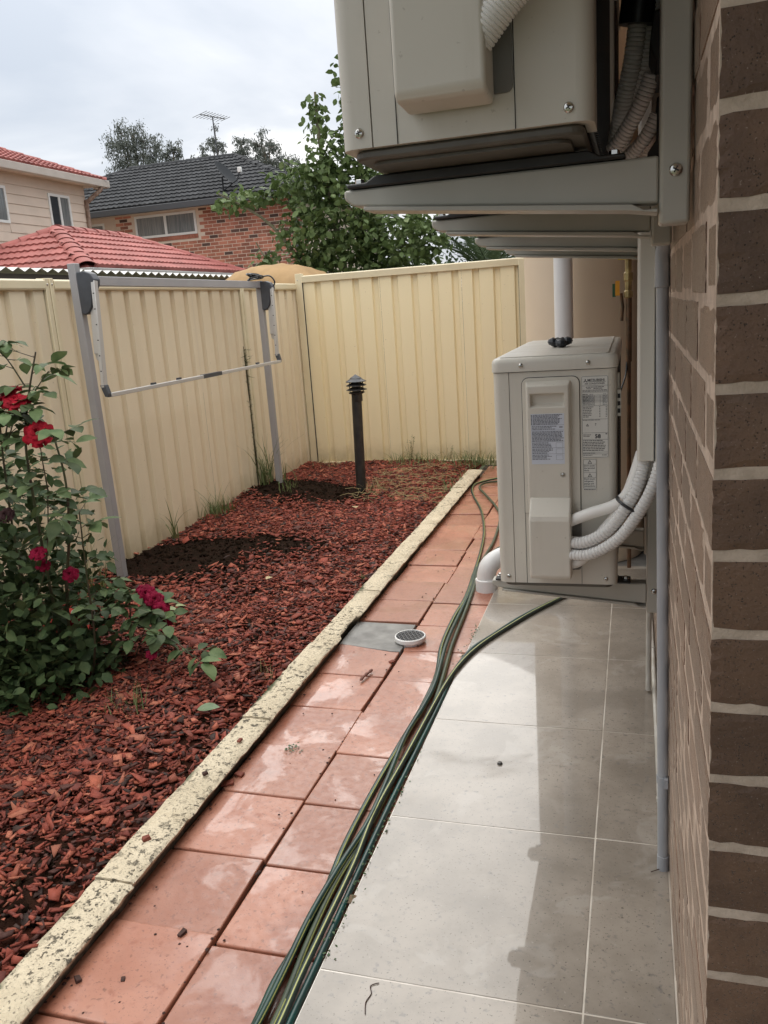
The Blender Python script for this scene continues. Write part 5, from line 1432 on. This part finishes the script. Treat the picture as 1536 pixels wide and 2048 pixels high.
# pleated blinds behind the panes
m_ = MB()
for i in range(44):
    xa = WX0+.06+i*(WX1-WX0-.12)/44; m_.add([(xa,HY+.001,WZ0+.05),(xa+.02,HY-.012,WZ0+.05),(xa+.04,HY+.001,WZ0+.05),(xa,HY+.001,4.11),(xa+.02,HY-.012,4.11),(xa+.04,HY+.001,4.11)], [(0,1,4,3),(1,2,5,4)])
M_blind = mat('grey_blind', (.40,.41,.40), rough=.8)
boards(bh, (0,HY-.001,0), (1,0,0), (0,0,1), (0,-1,0), -15.5, -12.885, 2.0, 4.27, M_cream, holes=((-13.85,-13.20,3.05,4.08),))
window(bh, (0,HY,0), (1,0,0), (0,0,1), (0,-1,0), -13.85, -13.20, 3.05, 4.08, 1, (M_glassg,))
zE = 4.33; OV = .42
e0 = Vector((-17.6,HY-OV,zE)); e1 = Vector((-7.25,HY-OV,zE)); run = 3.5; rise = 1.56
sl = math.hypot(run, rise); Wd = e1.x-e0.x
TM = tile_mesh(M_rtile)
roof_face(bh, TM, M_rtile, e0, (1,0,0), (0,run,rise), [(0,0),(Wd,0),(Wd-run,sl),(run,sl)], single=lambda a, b: a > 3.2 and a < 9.9)
roof_face(bh, TM, M_rtile, e1, (0,1,0), (-run,0,rise), [(0,0),(7.0,0),(3.5,sl)], single=lambda a, b: False)
R1 = e1 + Vector((-run,run,rise)); R0 = e0 + Vector((run,run,rise))
caps(bh, M_rtile, R0, R1); caps(bh, M_rtile, e1, R1); caps(bh, M_rtile, e0, R0)
m_ = MB(); m_.box((-17.65,HY-OV-.10,zE-.16), (-7.15,HY-OV+.01,zE-.01)); m_.box((-7.24,HY-OV+.011,zE-.16), (-7.14,HY+7,zE-.01)); m_.build('gutter', M_char, bh, bevel=.01, seg=1)
m_ = MB(); m_.box((-17.6,HY-OV+.012,zE-.14), (-7.25,HY+.001,zE-.10)); m_.build('soffit', M_cream, bh)
m_ = MB(); m_.tube([(-7.86,HY-.34,zE-.12),(-7.86,HY-.30,zE-.25),(-7.86,HY-.08,zE-.5),(-7.86,HY-.07,1.5),(-7.86,HY-.07,-.1)], .045, 10); m_.build('downpipe', M_char, bh)
ds = thing('satellite_dish', 'dark satellite dish on the edge of the charcoal roof', 'satellite dish', (-9.55, HY-.2, 4.5))
m_ = MB(); M_dish = mat('dark_grey_dish', (.045,.048,.052), rough=.9, spec=.1)
m_.lathe([(.002,.0),(.20,.022),(.36,.075),(.365,.078),(.20,.03),(.002,.008)], (0,0,0), 26, axis=2)
dd = m_.build('dish', M_dish, smooth=True); dd.parent = ds; dd.location = (0,0,.35); dd.rotation_euler = (R_(-10), R_(52), R_(-15))
m_ = MB(); m_.tube([(-9.62,HY-.2,4.34),(-9.62,HY-.2,4.82)], .022, 8); m_.tube([(-9.62,HY-.2,4.5),(-9.2,HY-.25,4.70),(-9.12,HY-.25,4.88)], .015, 8); m_.build('mast', M_dish, ds)
m_ = MB(); m_.box((-9.16,HY-.29,4.86), (-9.07,HY-.2,4.98)); m_.build('receiver', M_white, ds, bevel=.01, seg=1)
an = thing('roof_antenna', 'television antenna on a pole above the charcoal roof', 'antenna', (-11.2, 22.9, 5.8))
m_ = MB(); m_.tube([(-11.2,22.9,5.75),(-11.22,22.9,6.92)], .018, 8); m_.build('mast', M_char, an)
m_ = MB(); A0 = Vector((-11.50,22.7,6.98)); A1 = Vector((-10.93,23.1,6.86)); m_.tube([A0, A1], .013, 6); m_.build('boom', M_char, an)
for k in range(9):
    p_ = A0.lerp(A1, k/8); hl = .27-.012*k; dv = Vector((.62,-.15,.10)).normalized()*hl
    m_ = MB(); m_.tube([p_-dv, p_+dv], .007, 5); m_.build('element', M_char, an)

# --- cream clad house on the far left
ch = thing('clad_house', 'cream weatherboard house with red roof at the far left', 'house', (-13, 16, -.12))
CX = -12.5
m_ = MB(); m_.box((-20,9,-.12), (CX-.002,18.28,4.74)); m_.build('wall', M_cream, ch)
boards(ch, (CX,0,0), (0,1,0), (0,0,1), (1,0,0), 12.5, 18.24, 2.55, 4.70, M_cream, holes=((14.70,15.50,3.70,4.44),(16.86,17.62,3.66,4.44)), h=.195)
window(ch, (CX+.012,0,0), (0,1,0), (0,0,1), (1,0,0), 14.70, 15.50, 3.70, 4.44, 2, (M_glassg, M_glassg))
window(ch, (CX+.012,0,0), (0,1,0), (0,0,1), (1,0,0), 16.86, 17.62, 3.66, 4.44, 2, (M_glass, M_glassg))
M_fas = mat('beige_gutter', (.50,.45,.40), (.46,.41,.36), scale=3, rough=.5)
m_ = MB(); m_.box((CX+.30,9,4.70), (CX+.42,18.75,4.86)); m_.box((CX+.02,18.631,4.702), (CX+.299,18.75,4.858)); m_.build('gutter', M_fas, ch, bevel=.01, seg=1)
m_ = MB(); m_.box((-20,9,4.741), (CX+.299,18.63,4.775)); m_.build('soffit', M_cream, ch)
M_red = mat('red_roof_tile', (.34,.105,.090), (.27,.080,.070), scale=6, rough=.75, rnd=.14)
M_red2 = mat('faded_red_roof_tile', (.37,.125,.110), (.30,.098,.085), scale=2.5, rough=.7, spec=.3, rnd=.10)
TR = tile_mesh(M_red); TR2 = tile_mesh(M_red2)
eC = Vector((CX+.36,18.68,4.87)); 
roof_face(ch, TR, M_red, eC + Vector((0,-9,0)), (0,1,0), (-1,0,.40), [(0,0),(9,0),(6.0,3.23),(0,3.23)], single=lambda a, b: a > 3)
caps(ch, M_red, eC, eC+Vector((-3,-3,1.2)))
m_ = MB(); O = eC+Vector((-.9,-4.6,.36)); U = Vector((0,1,0)); S = Vector((-1,0,.40)).normalized(); Nn = Vector((.40,0,1)).normalized()
vs = [O+U*a+S*b+Nn*c for c in (.10,.14) for a, b in ((-1.6,0),(1.2,0),(1.2,1.6),(-1.6,1.6))]; m_.add(vs, [(3,2,1,0),(4,5,6,7),(0,1,5,4),(1,2,6,5),(2,3,7,6),(3,0,4,7)]); m_.build('solar_panel', mat('solar_glass', (.02,.024,.035), rough=.12), ch)
m_ = MB(); m_.tube(catmull([(CX+.36,18.5,4.72),(CX+.33,18.4,4.60),(CX+.10,18.25,4.38),(CX+.06,18.22,4.2),(CX+.06,18.22,2.0)], 6), .05, 10); m_.build('downpipe', mat('rusty_downpipe', (.17,.10,.07), (.30,.22,.17), scale=8, rough=.6), ch)

# --- low wing with faded red hip roof
lw = thing('low_house', 'low house with faded red hip roof in front of the cream house', 'house', (-10.9, 15, -.12))
n0 = Vector((-8.95,12.88,2.50)); n1 = Vector((-12.85,12.88,2.50)); ap = Vector((-10.90,14.83,3.40)); f0 = Vector((-8.95,19.2,2.50)); ap2 = Vector((-10.90,17.2,3.40))
run, rise = 1.95, .90; sl = math.hypot(run, rise)
roof_face(lw, TR2, M_red2, n1, (1,0,0), (0,run,rise), [(0,0),(3.9,0),(1.95,sl)])
roof_face(lw, TR2, M_red2, n0, (0,1,0), (-run,0,rise), [(0,0),(6.32,0),(4.32,sl),(1.95,sl)])
caps(lw, M_red2, n0, ap, r=.13); caps(lw, M_red2, n1, ap, r=.13); caps(lw, M_red2, ap, ap2, r=.13); caps(lw, M_red2, f0, ap2, r=.13)
m_ = MB(); m_.box((-12.5,13.2,-.12), (-9.35,18.8,2.46)); m_.build('wall', M_cream, lw)
m_ = MB(); m_.box((-12.95,12.77,2.36), (-8.85,12.87,2.47)); m_.box((-8.94,12.871,2.36), (-8.84,19.2,2.47)); m_.build('gutter', mat('grey_gutter', (.42,.40,.39), rough=.5), lw, bevel=.008, seg=1)
m_ = MB(); m_.box((-12.85,12.88,2.40), (-8.95,19.2,2.44)); m_.build('soffit', M_cream, lw)

# --- neighbour's corrugated lean-to just behind the fence
lt = thing('lean_to', 'white corrugated lean-to roof edge peeking over the left fence', 'shed roof', (-5.4, 7, 0))
m_ = MB(); n = 150; vs = []
for x, z in ((-4.62, 1.955), (-6.4, 2.06)):
    for i in range(n+1): y = 4.6 + .0347*i; vs.append((x, y, z + .016*math.sin(2*PI*i/4.0)))
b = len(vs); vs += [(x_, y_, z_-.0015) for x_, y_, z_ in vs]
m_.add(vs, [(i, i+1, n+2+i, n+1+i) for i in range(n)] + [(b+i+1, b+i, b+n+1+i, b+n+2+i) for i in range(n)] + [(i+1, i, b+i, b+i+1) for i in range(n)])
m_.build('corrugated_sheet', mat('white_corrugated_steel', (.66,.66,.64), (.55,.53,.50), scale=5, rough=.45), lt)
m_ = MB(); m_.box((-4.72,4.6,1.86), (-4.66,9.8,1.925)); m_.build('underside_shade', mat('timber_and_shade_brown', (.05,.042,.036), rough=.8), lt)  # dark brown strip stands in for the shade under the corrugated edge
for y in (4.8, 7.2, 9.7): m_ = MB(); m_.box((-4.735,y-.04,-.12), (-4.655,y+.04,1.859)); m_.build('post', mat('timber_and_shade_brown', (.05,.042,.036)), lt)
m_ = MB(); m_.box((-6.45,4.6,-.12), (-6.35,9.8,2.04)); m_.build('back_wall', mat('dull_cream_wall', (.42,.37,.28), rough=.8), lt)

# --- tan canvas cover
tcv = thing('canvas_canopy', 'tan canvas cover bulging above the fence corner', 'canopy', (-3.8, 9, 0))
m_ = MB(); nx_, ny_ = 26, 18; vs = []
for j in range(ny_+1):
    for i in range(nx_+1):
        u_ = i/nx_*2-1; v_ = j/ny_*2-1; e_ = max(0, 1-abs(u_)**2.6)**.6*max(0, 1-abs(v_)**3)**.5
        fold = .010*math.sin(u_*17+v_*5)*(1-e_*.6) + .006*math.sin(v_*13+u_*21)
        pin = .05*math.exp(-((u_-.42)/.10)**2)*(.3+.7*abs(v_))
        vs.append((-3.82+.70*u_, 8.95+.55*v_, 1.60 + .41*e_ + fold*1.2 - pin*.5))
m_.add(vs, [(j*(nx_+1)+i, j*(nx_+1)+i+1, (j+1)*(nx_+1)+i+1, (j+1)*(nx_+1)+i) for j in range(ny_) for i in range(nx_)])
m_.build('canvas', mat('tan_canvas', (.42,.27,.13), (.36,.23,.11), scale=6, rough=.85, bump=.3, bscale=30, bdist=.01), tcv, smooth=True, angle=80)
for x, y in ((-4.5,8.42),(-3.14,8.42),(-4.5,9.48),(-3.14,9.48)): m_ = MB(); m_.tube([(x,y,-.12),(x,y,1.62)], .018, 8); m_.build('leg', M_char, tcv)

# ------------------------------------------------------------------ trees
def blob_leaves(blobs, n, rng, shell=.35):
    P = []; w = np.array([b[3]*b[4]*b[5] for b in blobs])**.75; w /= w.sum()
    ids = rng.choice(len(blobs), n, p=w)
    B = np.array(blobs)[ids]
    d = rng.normal(size=(n,3)); d /= np.linalg.norm(d, axis=1)[:, None]
    rad = rng.uniform(shell**3, 1, n)**(1/3)
    # uneven outline: clumps
    cl_ = 1 + .22*np.sin(d[:,0]*7+B[:,0]*9)*np.sin(d[:,2]*6+B[:,2]*7)
    return B[:, :3] + d*rad[:, None]*B[:, 3:6]*cl_[:, None]
def tree(name, label, cat, base, stems, blobs, n, size, ml, mb_, seed, singles=0, group=None, aspect=1.0, droop=.25, clump=0):
    rng = np.random.default_rng(seed); t = thing(name, label, cat, base, group)
    m_ = MB()
    for pts, r0 in stems:
        c = catmull(pts, 5); m_.tube(c, [r0*(1-.75*i/len(c)) for i in range(len(c))], 7)
    P = blob_leaves(blobs, n, rng)
    if clump:
        cc = blob_leaves(blobs, clump, rng, .5); P = cc[rng.integers(0, clump, n)] + rng.normal(0, 1, (n,3))*np.array([.14,.14,.11])*np.mean([b[3] for b in blobs])*1.2
        # twigs carrying the clumps
        sp = [Vector(p) for pts, r0 in stems for p in catmull(pts, 5)]
        for c_ in cc[:min(clump, 160)]:
            v_ = Vector(c_); k_ = min(sp, key=lambda s_: (s_-v_).length + max(0, s_.z-v_.z)*2); m_.tube([k_, k_.lerp(v_, .5)+Vector((0,0,.03)), v_], [.012*size*8, .008*size*8, .003*size*8], 4)
    m_.build('trunk', mb_, t, smooth=True)
    s = size*rng.uniform(.6, 1.2, n); rot = euler_mats(rng.normal(0,.6,n), rng.normal(droop,.6,n), rng.uniform(0,2*PI,n))
    scl = np.stack([s, s*aspect, s], 1)
    if singles:
        order = np.argsort(P[:, 1])[:singles*3]; pick = rng.choice(order, singles, replace=False); msk = np.ones(n, bool); msk[pick] = False
        q_ = MB(); q_.add(LEAF_V, LEAF_F); o = q_.build('leaf', ml, smooth=True, angle=80); me = o.data; bpy.data.objects.remove(o)
        for i in pick:
            o = link('leaf', me, None, t); M4 = Matrix(rot[i].tolist()).to_4x4() @ Matrix.Diagonal((*scl[i], 1)); o.matrix_local = Matrix.Translation(Vector(P[i])-Vector(base)) @ M4
        P, rot, scl = P[msk], rot[msk], scl[msk]
    o = scatter('crown', LEAF_V, LEAF_F, rot, P, ml, t, scl=scl); o['kind'] = 'stuff'
    return t
def m_leaf(name, c1, c2, c3, scale=1.5):
    t = NT(name); c = t.mix(t.ramp(t.noise(scale, 3), .35, .65), c1, c2); c = t.mix(t.ramp(t.noise(scale*9, 2), .55, .72), c, c3); t.set('Base Color', c); t.set('Roughness', .6); t.set('Specular IOR Level', .3)
    tr = t.n('ShaderNodeBsdfTranslucent'); t.l(c, tr.inputs[0]); mx = t.n('ShaderNodeMixShader'); mx.inputs[0].default_value = .22
    t.l(t.b.outputs[0], mx.inputs[1]); t.l(tr.outputs[0], mx.inputs[2]); t.l(mx.outputs[0], t.t.nodes['Material Output'].inputs[0]); return t.m
M_lf = m_leaf('glossy_tree_leaf', (.085,.130,.042), (.13,.185,.066), (.22,.265,.125))
M_lfd = m_leaf('dark_hedge_leaf', (.03,.06,.02), (.05,.085,.03), (.07,.11,.04))
M_gum = m_leaf('hazed_gum_leaf', (.12,.135,.12), (.15,.165,.145), (.19,.20,.175))  # distance haze mixed into the pale grey leaf colours
M_bark = mat('grey_brown_bark', (.13,.105,.08), (.20,.17,.13), scale=12, rough=.9)
M_gbark = mat('pale_twig_bark', (.20,.18,.12), (.14,.13,.08), scale=8, rough=.9)
tb = (-3.15, 10.1, -.12)
tree('broadleaf_tree', 'leafy green tree with many thin stems behind the far fence', 'tree', tb,
  [([(-3.15,10.1,-.1),(-3.3,10.1,1.2),(-3.45,10.1,2.4),(-3.55,10.0,3.4),(-3.56,10.0,3.95)], .05),
   ([(-3.1,10.1,-.1),(-3.1,10.1,1.4),(-3.12,10.1,2.8),(-3.06,10.0,4.3)], .05),
   ([(-3.2,10.1,-.1),(-3.7,10.0,1.6),(-4.2,9.9,2.5),(-4.85,9.8,2.95)], .035),
   ([(-3.0,10.1,-.1),(-2.8,10.1,1.5),(-2.6,10.1,2.3),(-2.4,10.0,2.6)], .03),
   ([(-3.2,10.1,-.1),(-3.85,10.0,1.5),(-4.3,9.9,2.1),(-4.45,9.9,2.35)], .025)],
  [(-3.35,10.1,2.62,.60,.6,.62), (-2.75,10.1,2.25,.62,.55,.46), (-3.75,10.0,2.35,.42,.5,.50), (-3.3,10.1,1.95,.85,.5,.35),
   (-3.86,10.0,2.98,.40,.4,.26), (-4.45,9.9,2.86,.44,.3,.11), (-4.74,9.8,2.80,.20,.22,.08), (-4.30,9.9,2.06,.20,.25,.22),
   (-3.55,10.0,3.35,.20,.22,.46), (-3.57,10.0,3.80,.14,.16,.18), (-3.06,10.0,3.70,.26,.3,.75), (-3.20,10.0,3.10,.42,.4,.42), (-2.40,10.0,2.25,.30,.35,.30)],
  6200, .098, M_lf, M_gbark, 17, singles=280, aspect=1.15, droop=.45)
tree('dense_shrub', 'dark dense evergreen shrub behind the leafy tree', 'shrub', (-2.2, 12.4, -.12),
  [([(-2.2,12.4,-.1),(-2.2,12.4,1.5)], .05)],
  [(-2.9,12.6,1.3,1.3,.6,1.05), (-1.6,12.5,1.3,1.2,.6,.98), (-3.6,12.9,1.4,.7,.5,.9)], 9000, .085, M_lfd, M_bark, 23, aspect=.9)
# palm
pm = thing('palm', 'feathery palm fronds showing below the bracket arms behind the far fence', 'palm', (-1.75, 11.3, -.12))
m_ = MB(); m_.tube([(-1.75,11.3,-.1),(-1.75,11.3,1.0),(-1.77,11.3,1.7)], [.12,.11,.10], 10); m_.build('trunk', M_bark, pm, smooth=True)
M_palm = m_leaf('palm_leaf', (.045,.075,.035), (.07,.10,.05), (.10,.13,.07))
r = random.Random(4)
for k in range(15):
    az = 2*PI*k/15 + r.uniform(-.2,.2); el = r.uniform(.35, 1.2); L_f = r.uniform(1.0, 1.35); pts = []
    p_ = Vector((-1.77,11.3,1.68)); d_ = Vector((math.cos(az)*math.cos(el), math.sin(az)*math.cos(el), math.sin(el)))
    for i in range(11): pts.append(p_.copy()); p_ = p_ + d_*(L_f/10); d_ = (d_ + Vector((0,0,-.085))).normalized()
    m_ = MB(); m_.tube(pts, [.012*(1-.08*i) for i in range(11)], 5)
    for i in range(4, 44):
        t = i/44*10; a = int(t); q_ = pts[a].lerp(pts[min(a+1,10)], t-a); dd_ = (pts[min(a+1,10)]-pts[a]).normalized(); sd = dd_.cross(Vector((0,0,1))).normalized()
        for s_ in (1,-1):
            tip = q_ + (sd*s_*.8 + dd_*.75 + Vector((0,0,.15-.25*r.random()))).normalized()*(.30*(1-abs(t/10-.5))); w_ = dd_*.008
            m_.add([q_-w_, q_+w_, q_.lerp(tip,.5)+w_*1.2+Vector((0,0,.01)), tip], [(0,1,2,3)])
    m_.build('frond', M_palm, pm)

# distant gum trees behind the houses
def gum(label, x, z, y=45, blobs=(), n=1600, seed=1, clump=60, size=.17):
    st = [([(x,y,-.1),(x+.2,y,z*.45),(x,y,z*.92)], .16*z/10)]
    for bx_, by_, bz_, *_ in blobs: st.append(([(x+.1,y,z*.4),((x+bx_)/2,by_,(z*.5+bz_)/2),(bx_,by_,bz_+.4)], .09))
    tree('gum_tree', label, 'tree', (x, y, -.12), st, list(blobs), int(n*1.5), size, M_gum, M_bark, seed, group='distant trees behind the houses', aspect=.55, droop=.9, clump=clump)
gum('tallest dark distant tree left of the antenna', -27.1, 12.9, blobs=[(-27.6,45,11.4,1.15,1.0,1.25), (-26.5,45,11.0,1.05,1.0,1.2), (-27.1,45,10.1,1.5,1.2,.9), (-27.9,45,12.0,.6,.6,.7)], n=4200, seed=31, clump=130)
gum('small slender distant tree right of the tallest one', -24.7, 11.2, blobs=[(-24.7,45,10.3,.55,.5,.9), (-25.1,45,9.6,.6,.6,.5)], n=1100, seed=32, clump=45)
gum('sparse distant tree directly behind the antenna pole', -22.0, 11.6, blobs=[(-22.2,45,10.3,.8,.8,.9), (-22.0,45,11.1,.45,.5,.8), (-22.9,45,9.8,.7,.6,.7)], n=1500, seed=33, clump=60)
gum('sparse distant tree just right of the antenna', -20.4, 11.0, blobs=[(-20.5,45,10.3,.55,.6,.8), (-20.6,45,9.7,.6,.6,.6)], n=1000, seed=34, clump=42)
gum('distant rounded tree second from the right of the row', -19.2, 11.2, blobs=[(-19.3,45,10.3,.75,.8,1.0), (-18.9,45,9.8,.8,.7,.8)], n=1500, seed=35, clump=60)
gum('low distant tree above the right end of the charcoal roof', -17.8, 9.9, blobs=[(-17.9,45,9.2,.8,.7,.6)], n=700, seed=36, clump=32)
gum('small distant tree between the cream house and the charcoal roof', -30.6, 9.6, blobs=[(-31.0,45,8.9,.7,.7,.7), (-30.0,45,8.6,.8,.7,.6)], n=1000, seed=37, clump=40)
